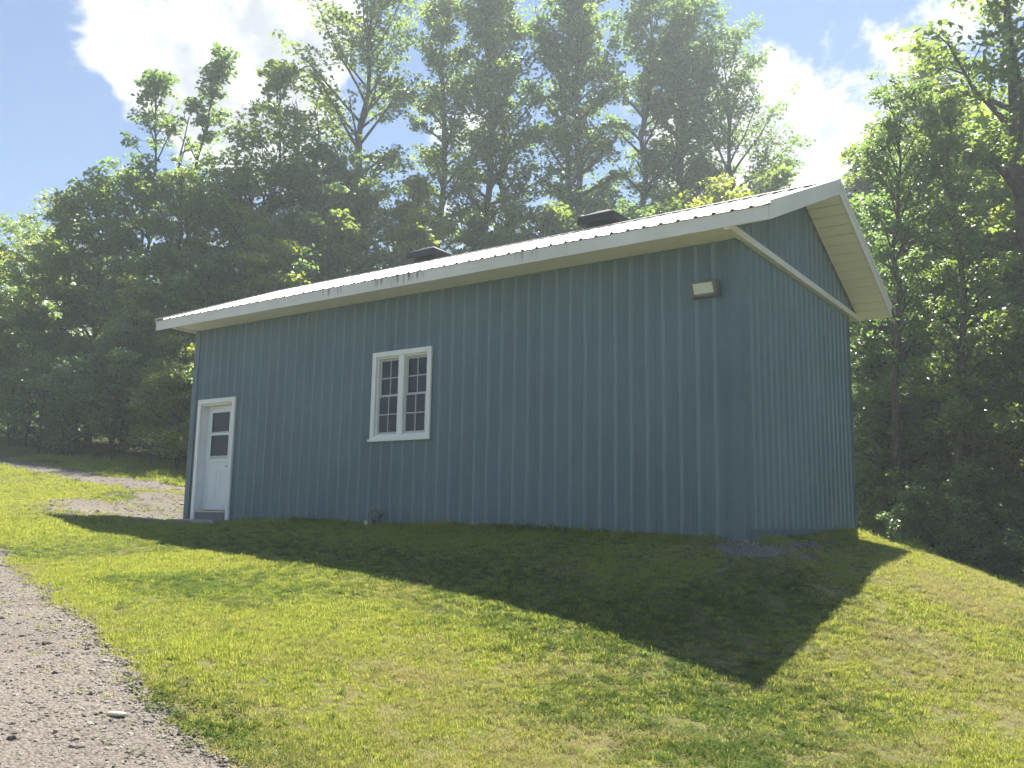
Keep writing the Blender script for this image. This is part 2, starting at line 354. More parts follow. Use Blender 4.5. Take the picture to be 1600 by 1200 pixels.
# ------------------------------------------------------------------ the shed
shed = empty('shed', (0, 0, 0))
tag(shed, 'long blue ribbed steel shed with low gable roof, white door and window', 'shed')
PITCHR = .225
def profile(u0, u1, first, rib=.019):
    """list of (u, n) across a ribbed sheet"""
    pts = [(u0, 0.0)]
    k0 = math.ceil((u0-first)/PITCHR)-1
    for k in range(k0, k0+int((u1-u0)/PITCHR)+4):
        c = first+k*PITCHR
        for du, n in ((-.030, 0), (-.012, rib*.97), (.012, rib*.97), (.030, 0), (.075, 0), (.083, .0035), (.091, 0), (.134, 0), (.142, .0035), (.150, 0)):
            u = c+du
            if u0+1e-4 < u < u1-1e-4: pts.append((u, n))
    pts = [q for q in pts if q[0] < u1-.036]; pts += [(u1-.035, 0.0), (u1-.002, .0045), (u1, 0.0)]; return sorted(pts)
def sheet(name, parent, mat, u0, u1, first, zlo, ztop, put, holes=(), rib=.019):
    pr = profile(u0, u1, first, rib)
    cuts = []
    for (a, b, c, d) in holes:
        for q in (a, b):
            if u0 < q < u1: cuts.append(q)
    def nat(u):
        for (a, na), (b, nb) in zip(pr[:-1], pr[1:]):
            if a <= u <= b: return na+(nb-na)*(u-a)/max(1e-9, b-a)
        return 0
    for q in cuts: pr.append((q, nat(q)))
    pr.sort(); mb = MB(); cr = []
    for (a, na), (b, nb) in zip(pr[:-1], pr[1:]):
        if b-a < 1e-6: continue
        mid = (a+b)/2; spans = [(zlo, None)]
        for (ha, hb, hc, hd) in holes:
            if ha < mid < hb: spans = ([(zlo, hc)] if hc > zlo else []) + [(hd, None)]
        for (s0, s1) in spans:
            ta = ztop(a) if s1 is None else s1; tb = ztop(b) if s1 is None else s1
            if max(ta, tb) <= s0+1e-4: continue
            mb.quad(put(a, na, s0), put(b, nb, s0), put(b, nb, max(tb, s0)), put(a, na, max(ta, s0)))
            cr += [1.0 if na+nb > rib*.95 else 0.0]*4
    o = mb.build(name, mat, parent)
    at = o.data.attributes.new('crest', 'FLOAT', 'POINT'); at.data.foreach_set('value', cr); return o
def strips(a, b, w):
    n = max(1, round((b-a)/w)); return [(a+(b-a)*i/n, a+(b-a)*(i+1)/n) for i in range(n)]
DOOR = (-10.24, -9.34, .0, 2.20); WIN = (-5.88, -4.83, 1.43, 2.67)
RIB0 = -.328
# sheets run 4 ribs wide; laps sit between ribs
def lap_edges(lo, hi, first):
    e = [lo]; c = first + PITCHR/2
    k = math.floor((lo-c)/(PITCHR*4))
    while True:
        k += 1; q = c+k*PITCHR*4
        if q >= hi-.15: break
        if q > lo+.15: e.append(q)
    e.append(hi); return list(zip(e[:-1], e[1:]))
rnd = random.Random(5)
for a, b in lap_edges(-L, 0, RIB0):
    off = rnd.uniform(0, .0015)
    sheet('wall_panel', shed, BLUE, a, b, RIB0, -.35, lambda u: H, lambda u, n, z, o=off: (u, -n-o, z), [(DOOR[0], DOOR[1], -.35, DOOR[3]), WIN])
for a, b in lap_edges(0, W, .341):
    off = rnd.uniform(0, .0015)
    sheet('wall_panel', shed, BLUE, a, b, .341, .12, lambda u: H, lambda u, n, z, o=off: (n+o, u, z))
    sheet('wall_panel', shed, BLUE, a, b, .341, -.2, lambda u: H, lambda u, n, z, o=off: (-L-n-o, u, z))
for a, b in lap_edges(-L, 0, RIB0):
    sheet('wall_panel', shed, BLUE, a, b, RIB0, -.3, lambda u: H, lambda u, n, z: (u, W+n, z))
def zr(y):                                # top line of the roof plane
    d = min(y, W-y); return H+T+(d+OE)*SLOPE
UND = .168
# upper gable cladding, over the ends of the eave boxes too
for xs, sg in ((.035, 1), (-L-.035, -1)):
    for a, b in lap_edges(-OE+.01, W+OE-.01, .341):
        seg = [(a, min(b, W/2)), (max(a, W/2), b)] if a < W/2 < b else [(a, b)]
        for c, d in seg:
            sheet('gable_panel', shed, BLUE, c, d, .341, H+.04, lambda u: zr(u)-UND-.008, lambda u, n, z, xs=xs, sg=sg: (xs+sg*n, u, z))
    for half in (0, 1):
        P = []; f = (lambda y: y) if half == 0 else (lambda y: W-y); xa, xb = sorted((xs+sg*.001, xs+sg*.030))
        for dz in (-.205, -.1735):
            P += [(xa, f(-OE+.02), zr(-OE+.02)+dz), (xb, f(-OE+.02), zr(-OE+.02)+dz), (xb, f(W/2), zr(W/2)+dz), (xa, f(W/2), zr(W/2)+dz)]
        MB().hexa(P).build('gable_channel', BLUE_TRIM, shed)
    x0, x1 = (0.0, .085) if sg > 0 else (-L-.085, -L)
    MB().box(x0+.001, x1, -OE+.004, W+OE-.004, H-.035, H+.055).build('gable_trim', FASCIA, shed, bevel=.006)
# trims
TR = .022
def ltrim(xc, yc, sx, sy, z0, w=.12):
    m = MB(); y0, y1 = sorted((yc, yc+sy*TR)); x0, x1 = sorted((xc+sx*TR, xc-sx*w))
    m.box(x0, x1, y0, y1, z0, H-.004)
    xa, xb = sorted((xc, xc+sx*TR)); ya, yb = sorted((yc, yc-sy*w)); m.box(xa, xb, ya, yb, z0, H-.04)
    return m.build('corner_trim', BLUE_TRIM, shed)
ltrim(0, 0, 1, -1, -.35); ltrim(-L, 0, -1, -1, -.3); ltrim(0, W, 1, 1, -.3); ltrim(-L, W, -1, 1, -.2)
MB().box(.0, .027, .122, W-.122, -.4, .145).build('base_trim', BLUE_TRIM, shed)
MB().box(-.12, .02, .01, W+.02, -.6, .10).build('foundation_curb', CONC, shed)
# lining behind the sheets
ln = MB()
for a, b, c, d in ((-L+.02, DOOR[0], -.3, H-.01), (DOOR[0], DOOR[1], DOOR[3], H-.01), (DOOR[1], WIN[0], -.3, H-.01), (WIN[0], WIN[1], -.3, WIN[2]), (WIN[0], WIN[1], WIN[3], H-.01), (WIN[1], -.13, -.3, H-.01)):
    ln.box(a, b, .004, .13, c, d)
ln.build('wall_lining', PLY, shed)
MB().box(-.129, -.004, .004, W-.004, .11, H-.01).build('wall_lining', INT, shed)
MB().box(-L+.004, -L+.12, .14, W-.004, -.2, H-.01).build('wall_lining', INT, shed)
MB().box(-L+.13, -.135, W-.12, W-.004, -.2, H-.01).build('wall_lining', INT, shed)
MB().box(-L+.13, -.135, .14, W-.13, -.1, .06).build('floor_slab', INT, shed)
MB().box(-L+.13, -.135, .14, W-.13, H-.05, H-.012).build('inner_ceiling', INT, shed)

# roof
roof = MB()
XL, XR = -L-OG, OG
for sgn in (0, 1):
    def yy(y): return y if sgn == 0 else W-y
    a0, a1 = -OE+.03, W/2
    z0, z1 = zr(a0), zr(a1)
    ys = (yy(a0), yy(a1))
    roof.hexa([(XL+.03, ys[0], z0-.10), (XR-.03, ys[0], z0-.10), (XR-.03, ys[1], z1-.10), (XL+.03, ys[1], z1-.10),
               (XL+.03, ys[0], z0-.012), (XR-.03, ys[0], z0-.012), (XR-.03, ys[1], z1-.012), (XL+.03, ys[1], z1-.012)])
roof = roof.build('roof', principled('grey_roof_underlay', (.34, .33, .31), .8, 0, .2), shed)
SL = math.hypot(1, SLOPE); NY, NZ = -SLOPE/SL, 1/SL
LEN = (W/2+OE+.035)*SL
for sgn in (0, 1):
    def put(u, n, s, sgn=sgn):
        y = -OE-.035 + s/SL; z = zr(-OE) - .035*SLOPE + s/SL*SLOPE
        y2 = y + n*NY; z2 = z + n*NZ
        return (u, y2 if sgn == 0 else W-y2, z2)
    for i, (a, b) in enumerate(lap_edges(XL-.01, XR+.01, RIB0)):
        off = rnd.uniform(0, .002)
        sheet('roof_panel', roof, ROOF, a, b, RIB0, rnd.uniform(-.006, .006), lambda u: LEN-.02, lambda u, n, s, o=off, p=put: p(u, n+o, s), rib=.019)
rz_ = zr(W/2)
cap = MB()
for sg in (-1, 1):
    cap.hexa([(XL-.015, W/2, rz_+.028), (XR+.015, W/2, rz_+.028), (XR+.015, W/2+sg*.16, rz_+.030-.16*SLOPE), (XL-.015, W/2+sg*.16, rz_+.030-.16*SLOPE),
              (XL-.015, W/2, rz_+.036), (XR+.015, W/2, rz_+.036), (XR+.015, W/2+sg*.16, rz_+.036-.16*SLOPE), (XL-.015, W/2+sg*.16, rz_+.036-.16*SLOPE)])
cap.build('ridge_cap', ROOF, roof)
def vent(xc):
    y0 = W/2+.12; z0 = zr(W/2)-.2
    m = MB(); m.box(xc-.24, xc+.24, y0+.06, y0+.54, z0, rz_+.24)
    b = m.build('roof_vent', DARKM, roof)
    h = MB(); zt = rz_+.16
    h.hexa([(xc-.36, y0-.06, zt), (xc+.36, y0-.06, zt), (xc+.36, y0+.66, zt), (xc-.36, y0+.66, zt),
            (xc-.345, y0-.045, zt+.14), (xc+.345, y0-.045, zt+.14), (xc+.345, y0+.645, zt+.14), (xc-.345, y0+.645, zt+.14)])
    h.hexa([(xc-.345, y0-.045, zt+.141), (xc+.345, y0-.045, zt+.141), (xc+.345, y0+.645, zt+.141), (xc-.345, y0+.645, zt+.141),
            (xc-.10, y0+.2, zt+.27), (xc+.10, y0+.2, zt+.27), (xc+.10, y0+.4, zt+.27), (xc-.10, y0+.4, zt+.27)])
    h.build('vent_hood', DARKM, roof, bevel=.008)
    return b
vent(-3.40); vent(-7.25)
# fascias
FB = H-.012
for (ya, yb) in ((-OE-.018, -OE+.004), (W+OE-.004, W+OE+.018)):
    joints = [XL+.002, -8.2, -5.15, -2.1, XR-.03, ]
    for a, b in zip(joints[:-1], joints[1:]):
        o = rnd.uniform(0, .002)
        MB().box(a+.001, b-.001, ya-o if ya < 0 else ya, yb+(o if ya > 0 else 0), FB, H+T-.018).build('fascia', FASCIA, shed)
for xa, xb in ((XR-.026, XR), (XL, XL+.0265)):
    for sgn in (0, 1):
        f = lambda y: y if sgn == 0 else W-y
        y0, y1 = -OE-.0215, W/2
        P = []
        for dz in (-.19, -.004):
            P += [(xa, f(y0), zr(-OE)+dz), (xb, f(y0), zr(-OE)+dz), (xb, f(y1), zr(W/2)+dz), (xa, f(y1), zr(W/2)+dz)]
        MB().hexa(P).build('rake_fascia', FASCIA, shed)
        # flashing lapping over the roof edge
        P = []
        xa2, xb2 = (xa-.07, xb+.014) if xa > 0 else (xa-.014, xb+.07)
        for dz in (.028, .034):
            P += [(xa2, f(y0-.02), zr(-OE)+dz-.01), (xb2, f(y0-.02), zr(-OE)+dz-.01), (xb2, f(y1-.17), zr(W/2-.17)+dz), (xa2, f(y1-.17), zr(W/2-.17)+dz)]
        MB().hexa(P).build('rake_flashing', FASCIA, shed)
        xo, xi = (XR+.001, XR+.013) if xa > 0 else (XL-.013, XL-.001)
        P = []
        for dz in (-.04, .0275):
            P += [(xo, f(y0-.02), zr(-OE)+dz-.01), (xi, f(y0-.02), zr(-OE)+dz-.01), (xi, f(y1), zr(W/2)+dz), (xo, f(y1), zr(W/2)+dz)]
        MB().hexa(P).build('rake_flashing', FASCIA, shed)
# soffits
for (ya, yb) in ((-OE+.006, .0), (W, W+OE-.006)):
    for a, b in strips(-L, 0, .31):
        MB().box(a+.0015, b-.0015, ya, yb, H+.0, H+.012).build('soffit_panel', SOFFIT, shed)
for (xa, xb) in ((.036, XR-.027), (XL+.027, -L-.036)):
    for sgn in (0, 1):
        f = lambda y: y if sgn == 0 else W-y
        for a, b in strips(-OE+.003, W/2-.002, .205):
            P = []
            for dz in (-.180, -.168):
                A, B = a+.010, b-.010
                P += [(xa, f(A), zr(A)+dz), (xb, f(A), zr(A)+dz), (xb, f(B), zr(B)+dz), (xa, f(B), zr(B)+dz)]
            MB().hexa(P).build('rake_soffit_panel', SOFFIT, shed)
        P = []
        for dz in (-.1655, -.160):
            P += [(xa, f(-OE+.01), zr(-OE+.01)+dz), (xb, f(-OE+.01), zr(-OE+.01)+dz), (xb, f(W/2), zr(W/2)+dz), (xa, f(W/2), zr(W/2)+dz)]
        MB().hexa(P).build('rake_soffit_backing', PLY, shed)

# door ------------------------------------------------------------
door = MB().box(-10.222, -9.358, .118, .162, .285, 2.165).build('door', DOORW, shed, bevel=.004)
DX = -9.815                                     # centre of the lights
def dbox(name, x0, x1, z0, z1, y0, y1, mat, b=.004): return MB().box(x0, x1, y0, y1, z0, z1).build(name, mat, door, bevel=b)
gx0, gx1, gz0, gz1 = DX-.25, DX+.25, 1.20, 2.04
for x0, x1, z0, z1 in ((gx0-.055, gx0, gz0-.055, gz1+.055), (gx1, gx1+.055, gz0-.055, gz1+.055), (gx0, gx1, gz1, gz1+.055), (gx0, gx1, gz0-.055, gz0), (gx0, gx1, 1.625, 1.665)):
    dbox('light_frame', x0, x1, z0, z1, .098, .1175, DOORW)
for z0, z1 in ((gz0, 1.625), (1.665, gz1)):
    dbox('pane', gx0+.0005, gx1-.0005, z0, z1, .110, .114, GLASS, 0)
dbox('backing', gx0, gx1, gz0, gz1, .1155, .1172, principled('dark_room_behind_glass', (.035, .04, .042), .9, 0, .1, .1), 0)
dbox('sash_rail', gx0+.001, gx1-.001, 1.665, 1.69, .100, .109, SASH, .002); dbox('sash_rail', gx0+.001, gx1-.001, gz0, gz0+.055, .100, .109, SASH, .002)
for x0, x1 in ((DX-.29, DX-.045), (DX+.045, DX+.29)):
    for a, b, c, d in ((x0, x1, .46, .475), (x0, x1, .965, .98), (x0, x0+.015, .475, .965), (x1-.015, x1, .475, .965)):
        dbox('panel_moulding', a, b, c, d, .112, .1178, DOORW, .002)
hd = MB(); hd.tube([(-9.44, .118, 1.06), (-9.44, .06, 1.06)], .018); hd.tube([(-9.43, .062, 1.06), (-9.55, .062, 1.06)], .010); hd.tube([(-9.44, .1175, 1.06), (-9.44, .108, 1.06)], .03, 14)
hd.build('handle', BRASS, door)
MB().tube([(-9.44, .1175, 1.17), (-9.44, .098, 1.17)], .026, 14).build('deadbolt', BRASS, door)
fr = empty('door_frame'); fr.parent = shed
for a, b, c, d in ((-10.325, -10.235, .09, 2.28), (-9.345, -9.262, .09, 2.28), (-10.235, -9.345, 2.195, 2.28)):
    MB().box(a, b, -.045, -.002, c, d).build('casing', WHITE, fr, bevel=.006)
for a, b, c, d in ((-10.24, -10.224, .27, 2.194), (-9.356, -9.34, .27, 2.194), (-10.224, -9.356, 2.168, 2.194)):
    MB().box(a, b, -.0015, .19, c, d).build('jamb', WHITE, fr)
MB().box(-10.223, -9.357, -.03, .18, .245, .275).build('threshold', BRASS, fr, bevel=.004)
MB().box(-10.234, -9.346, -.012, .06, -.2, .243).build('riser_board', BLUE_TRIM, fr)
step = MB().box(-10.52, -9.16, -.42, -.028, -.16, .118).build('door_step', CONC, bevel=.015)
tag(step, 'low grey concrete step below the white door', 'step')

# window ------------------------------------------------------------
win = empty('window', (0, 0, 0)); win.parent = shed
for a, b, c, d in ((-5.955, -5.875, 1.355, 2.745), (-4.835, -4.755, 1.355, 2.745), (-5.875, -4.835, 2.665, 2.745), (-5.875, -4.835, 1.355, 1.435)):
    MB().box(a, b, -.04, -.002, c, d).build('casing', WHITE, win, bevel=.006)
MB().box(-5.41, -5.30, -.030, .09, 1.4355, 2.6645).build('mullion', WHITE, win, bevel=.005)
MB().box(-5.985, -4.725, -.055, -.0405, 1.352, 1.39).build('sill', WHITE, win, bevel=.004)
for a, b, c, d in ((-5.876, -5.85, 1.4355, 2.6645), (-4.86, -4.834, 1.4355, 2.6645)):
    MB().box(a, b, -.0015, .10, c, d).build('jamb', WHITE, win)
for a, b in ((-5.8495, -5.4105), (-5.2995, -4.8605)):
    MB().box(a, b, -.0015, .10, 2.64, 2.6645).build('head', WHITE, win); MB().box(a, b, -.0015, .10, 1.4355, 1.46).build('stool', WHITE, win)
    for zz0, zz1, yb in ((1.461, 2.075, .012), (2.035, 2.639, .040)):
        sash = empty('sash'); sash.parent = win
        y0, y1 = yb, yb+.024; w = .034
        for p, q, r, s in ((a+.002, a+w, zz0, zz1), (b-w, b-.002, zz0, zz1), (a+w, b-w, zz1-w, zz1), (a+w, b-w, zz0, zz0+w)):
            MB().box(p, q, y0, y1, r, s).build('rail', SASH, sash, bevel=.003)
        xa, xb = a+w, b-w; za, zb = zz0+w, zz1-w; xm = (xa+xb)/2; zm = (za+zb)/2
        MB().box(xm-.008, xm+.008, y0+.004, y0+.0155, za+.0005, zb-.0005).build('muntin', SASH, sash)
        for p, q in ((xa+.0005, xm-.0085), (xm+.0085, xb-.0005)):
            MB().box(p, q, y0+.004, y0+.0155, zm-.008, zm+.008).build('muntin', SASH, sash)
        for p, q in ((xa, xm-.008), (xm+.008, xb)):
            for r, s in ((za, zm-.008), (zm+.008, zb)):
                MB().box(p, q, y0+.008, y0+.012, r, s).build('pane', GLASS, sash)

# flood light ------------------------------------------------------------
lamp = empty('flood_light', (-.41, -.03, 2.9)); tag(lamp, 'bronze wall flood light with pale lens high on the blue wall near the corner', 'light')
m = MB(); m.hexa([(-.17, 0, .0), (-.17, -.055, .02), (.17, -.055, .02), (.17, 0, .0), (-.17, 0, .20), (-.155, -.125, .185), (.155, -.125, .185), (.17, 0, .20)][::1])
m.build('housing', BRONZE, lamp, bevel=.008)
m = MB()
def lp(x, s, o):    # point on the sloping front face: s 0 bottom .. 1 top, o outward
    a = Vector((0, -.055, .02)); b = Vector((0, -.125, .185)); d = (b-a); n = Vector((0, -d.z, d.y)).normalized()
    p = a + d*s + n*o; return (x, p.y, p.z)
for x0, x1, s0, s1 in ((-.165, -.128, 0, 1), (.128, .165, 0, 1), (-.128, .128, 0, .16), (-.128, .128, .9, 1)):
    m.hexa([lp(x0, s0, 0), lp(x1, s0, 0), lp(x1, s1, 0), lp(x0, s1, 0), lp(x0, s0, .018), lp(x1, s0, .018), lp(x1, s1, .018), lp(x0, s1, .018)])
m.build('rim', BRONZE, lamp)
m = MB(); m.hexa([lp(-.127, .165, .001), lp(.127, .165, .001), lp(.127, .895, .001), lp(-.127, .895, .001), lp(-.127, .165, .008), lp(.127, .165, .008), lp(.127, .895, .008), lp(-.127, .895, .008)])
m.build('lens', principled('pale_lamp_lens', (.62, .66, .62), .25, 0, .6, .06, 25), lamp)
MB().box(-.06, .06, -.002, .03, .05, .16).build('wall_plate', BRONZE, lamp)

# gas meter fitting low on the wall ------------------------------------------------------------
gm = empty('gas_meter', (-5.67, -.02, .08)); tag(gm, 'small grey gas regulator and pipes low on the wall below the window', 'gas meter')
MB().box(-.15, -.02, -.17, -.05, -.02, .10).build('meter_body', GREYM, gm, bevel=.02)
MB().tube([(.05, -.12, .12), (.05, -.12, .15), (.05, -.12, .19), (.05, -.12, .205)], [.045, .075, .075, .03], 14).build('regulator', GREYM, gm)
MB().tube([(.05, -.12, -.10), (.05, -.12, .12)], .022, 10).build('pipe', GREYM, gm)
MB().tube([(-.09, -.11, .10), (-.09, -.11, .20), (-.07, -.11, .23), (0, -.11, .235), (.05, -.12, .21)], .018, 10).build('pipe', GREYM, gm)
MB().tube([(-.05, -.11, .02), (.04, -.11, .02), (.11, -.08, .01), (.13, .0, .01)], .018, 10).build('pipe', GREYM, gm)
MB().tube([(.0, -.14, .23), (.0, -.14, .27)], .03, 10).build('cap', GREYM, gm)
MB().tube([(-.12, -.175, .04), (-.12, -.19, .04)], .035, 12).build('dial', SASH, gm)

# ------------------------------------------------------------------ vegetation materials
def leaf_mat(name, dark, light, trans, gloss=.13, attr='OBJECT'):
    m, t, out = material(name)
    a = t.add('ShaderNodeAttribute', attribute_name='tint').outputs['Fac']
    oi = t.add('ShaderNodeObjectInfo').outputs['Random']
    f = t.math('ADD', t.math('MULTIPLY', a, .8), t.math('MULTIPLY', oi, .2))
    c = t.mix(f, dark, light); tcol = t.mix(f, tuple(x*.6 for x in trans), trans)
    d = t.add('ShaderNodeBsdfDiffuse'); t.l.new(c, d.inputs[0])
    tr = t.add('ShaderNodeBsdfTranslucent'); t.l.new(tcol, tr.inputs[0])
    mx = t.add('ShaderNodeMixShader'); t.inp(mx, 0, .60); t.l.new(d.outputs[0], mx.inputs[1]); t.l.new(tr.outputs[0], mx.inputs[2])
    g = t.add('ShaderNodeBsdfGlossy'); t.inp(g, 'Roughness', .38); t.inp(g, 'Color', (.9, .95, 1, 1))
    m2 = t.add('ShaderNodeMixShader'); lw = t.add('ShaderNodeLayerWeight'); t.inp(lw, 0, .35)
    t.l.new(t.math('MULTIPLY', lw.outputs['Fresnel'], gloss), m2.inputs[0]); t.l.new(mx.outputs[0], m2.inputs[1]); t.l.new(g.outputs[0], m2.inputs[2])
    t.l.new(m2.outputs[0], out.inputs[0]); return m
LEAF = leaf_mat('green_leaf', (.048, .090, .022), (.135, .19, .040), (.43, .60, .10))
LEAF_Y = leaf_mat('yellow_green_leaf', (.072, .115, .018), (.19, .235, .036), (.58, .68, .08))
LEAF_C = leaf_mat('cool_green_leaf', (.040, .084, .032), (.105, .172, .056), (.36, .56, .13))
BARK = principled('bark', (.085, .070, .055), .95, 0, .15, .35, 5, .9, 26, ((.16, .16, .14), .5))

def tube_np(pts, rad, sides):
    pts = np.asarray(pts, float); d = np.gradient(pts, axis=0); d /= np.linalg.norm(d, axis=1)[:, None]+1e-9
    ref = np.where(np.abs(d[:, :1]) < .8, [[1., 0, 0]], [[0, 1., 0]])
    a = ref - d*(ref*d).sum(1)[:, None]; a /= np.linalg.norm(a, axis=1)[:, None]; b = np.cross(d, a)
    t = np.arange(sides)*2*np.pi/sides
    v = pts[:, None, :] + (a[:, None, :]*np.cos(t)[None, :, None] + b[:, None, :]*np.sin(t)[None, :, None])*np.asarray(rad)[:, None, None]
    n = len(pts); i = np.arange(n-1)[:, None]*sides; k = np.arange(sides)[None, :]; k2 = (k+1) % sides
    f = np.stack([i+k, i+k2, i+sides+k2, i+sides+k], -1).reshape(-1, 4)
    return v.reshape(-1, 3), f

def leaves_np(rng, P, tint, size, spread, flat, droop=.35, aspect=.62):
    """one bent rhombus of two triangles for each row of P"""
    n = len(P); az = rng.rand(n)*2*np.pi
    d = np.stack([np.cos(az), np.sin(az), rng.normal(-droop, .35, n)], 1); d /= np.linalg.norm(d, axis=1)[:, None]
    up = np.stack([rng.normal(0, spread, n), rng.normal(0, spread, n), np.ones(n)], 1)
    s = np.cross(d, up); s /= np.linalg.norm(s, axis=1)[:, None]+1e-9; nn = np.cross(s, d)
    l = size*rng.uniform(.65, 1.3, n)[:, None]; w = l*aspect*.5
    P = P + rng.normal(0, 1, (n, 3))*np.array([1, 1, flat])*.0
    v = np.stack([P-d*l*.5, P-s*w+nn*l*.10, P+d*l*.5-nn*l*.08, P+s*w+nn*l*.10], 1)
    i = np.arange(n)[:, None]*4
    f = np.concatenate([i+np.array([[0, 1, 2]]), i+np.array([[0, 2, 3]])], 1).reshape(-1, 3)
    t = np.repeat(np.clip(tint, 0, 1), 4)
    return v.reshape(-1, 3), f, t

def grow(seed, Ht, cb, R, nprim, leafn, leaf=.13, shape='oval', lean=.0, r0=None, clump=.42, elev=(20, 62), fork=False, sec=True, wob=.012):
    rng = np.random.RandomState(seed); r0 = r0 or Ht*.011
    K = 16; tz = np.linspace(0, 1, K); walk = np.cumsum(rng.normal(0, wob*Ht, (K, 2)), 0); walk -= walk[0]
    trunk = np.stack([walk[:, 0]*.6+lean*Ht*tz**1.6, walk[:, 1]*.6, tz*Ht*.97], 1)
    trunk[0, 2] = -.5
    rad = r0*(1-tz)**.75+.012; rad[0] *= 1.35
    TV, TF = [], []; off = 0
    def add(p, r, s):
        nonlocal off
        v, f = tube_np(p, r, s); TV.append(v); TF.append(f+off); off += len(v)
    add(trunk, rad, 9)
    def tp(t):
        return np.array([np.interp(t, tz, trunk[:, k]) for k in range(3)])
    centres, weight = [], []
    ga = rng.rand()*6.28
    stems = [(tp, rad, 1.0)]
    for i in range(nprim):
        t = cb + (1-cb)*((i+.5)/nprim)**.9*.98; q = (t-cb)/(1-cb)
        if shape == 'oval': prof = math.sin(math.pi*min(1, .18+.80*q))**.7
        elif shape == 'cone': prof = (1-q)**.75+.12
        elif shape == 'vase': prof = .45+.75*math.sin(math.pi*min(1, .1+.75*q))
        elif shape == 'top': prof = .25+.9*math.sin(math.pi*min(1, .25+.68*q))
        ln = R*prof*rng.uniform(.65, 1.2); ga += 2.4+rng.normal(0, .35)
        el = math.radians(np.interp(q, [0, 1], elev)+rng.normal(0, 8))
        p0 = tp(t); dirh = np.array([math.cos(ga), math.sin(ga), 0])
        s = np.linspace(0, 1, 7)[:, None]; bend = .22*ln*rng.uniform(-.2, 1)
        p = p0 + dirh*(s*ln*math.cos(el)) + np.array([0, 0, 1.])*(s*ln*math.sin(el) - s**2*bend*.6)
        p = p + np.cumsum(rng.normal(0, .03*ln, (7, 3)), 0)*s
        rr = np.interp(t, tz, rad)*.55*(1-s[:, 0])**.8+.006
        add(p, rr, 5)
        for q2 in np.linspace(.42, 1, max(2, int(ln/.55))):
            c = np.array([np.interp(q2, s[:, 0], p[:, k]) for k in range(3)]); centres.append(c); weight.append(1)
        if sec:
            for j in range(max(2, int(ln/.62))):
                q2 = rng.uniform(.25, .95); c = np.array([np.interp(q2, s[:, 0], p[:, k]) for k in range(3)])
                a2 = ga + rng.choice([-1, 1])*rng.uniform(.5, 1.2); l2 = ln*rng.uniform(.22, .48)*(1.15-q2*.5)
                e2 = el*.5+rng.normal(.05, .25); dd = np.array([math.cos(a2)*math.cos(e2), math.sin(a2)*math.cos(e2), math.sin(e2)])
                s2 = np.linspace(0, 1, 4)[:, None]; pp = c+dd*s2*l2+np.cumsum(rng.normal(0, .03*l2, (4, 3)), 0)*s2
                add(pp, .35*np.interp(q2, s[:, 0], rr)*(1-s2[:, 0])+.005, 4)
                for q3 in np.linspace(.5, 1, max(1, int(l2/.45))): centres.append(c+dd*q3*l2); weight.append(.9)
    if fork:
        p0 = tp(.46); s = np.linspace(0, 1, 9)[:, None]; f2 = p0 + np.array([[.085, .02, .42]])*Ht*s + np.array([[.03, 0, 0]])*Ht*np.sqrt(s)
        add(f2, np.interp(.46, tz, rad)*.72*(1-s[:, 0]*.85), 8)
        for q in np.linspace(.35, 1, 26):
            c = np.array([np.interp(q, s[:, 0], f2[:, k]) for k in range(3)]); e = rng.normal(0, .55+.5*q, 3)*np.array([1.6, 1.6, .8]); add(np.stack([c, c+e*.5+[0, 0, .1], c+e]), np.array([.05, .03, .008]), 4)
            for k in range(2): centres.append(c+e*rng.uniform(.5, 1)); weight.append(1)
    trunk_me = np_mesh('trunk', np.concatenate(TV), np.concatenate(TF), True)
    if leafn == 0: return trunk_me, None
    Cn = np.array(centres); nC = len(Cn)
    keep = rng.rand(nC) > .2; Cn = Cn[keep]; nC = len(Cn)
    ct = np.clip(rng.normal(.45, .22, nC), 0, 1); cr = clump*rng.uniform(.6, 1.45, nC)
    per = rng.multinomial(leafn, cr**2/np.sum(cr**2)); idx = np.repeat(np.arange(nC), per)
    g = rng.normal(0, 1, (leafn, 3)); g /= np.linalg.norm(g, axis=1)[:, None]; g *= (rng.rand(leafn)**.45)[:, None]
    P = Cn[idx] + g*cr[idx][:, None]*np.array([1.15, 1.15, .55])
    # layered sprays: pull leaves towards a few sheets inside each clump
    P[:, 2] -= .28*(np.hypot(P[:, 0]-Cn[idx][:, 0], P[:, 1]-Cn[idx][:, 1])**2)/np.maximum(cr[idx], .1)*.5
    v, f, tt = leaves_np(rng, P, ct[idx]*.65+rng.rand(leafn)*.35, leaf, .55, .5)
    cm = np_mesh('crown', v, f, False)
    at = cm.attributes.new('tint', 'FLOAT', 'POINT'); at.data.foreach_set('value', tt.astype(np.float32))
    return trunk_me, cm

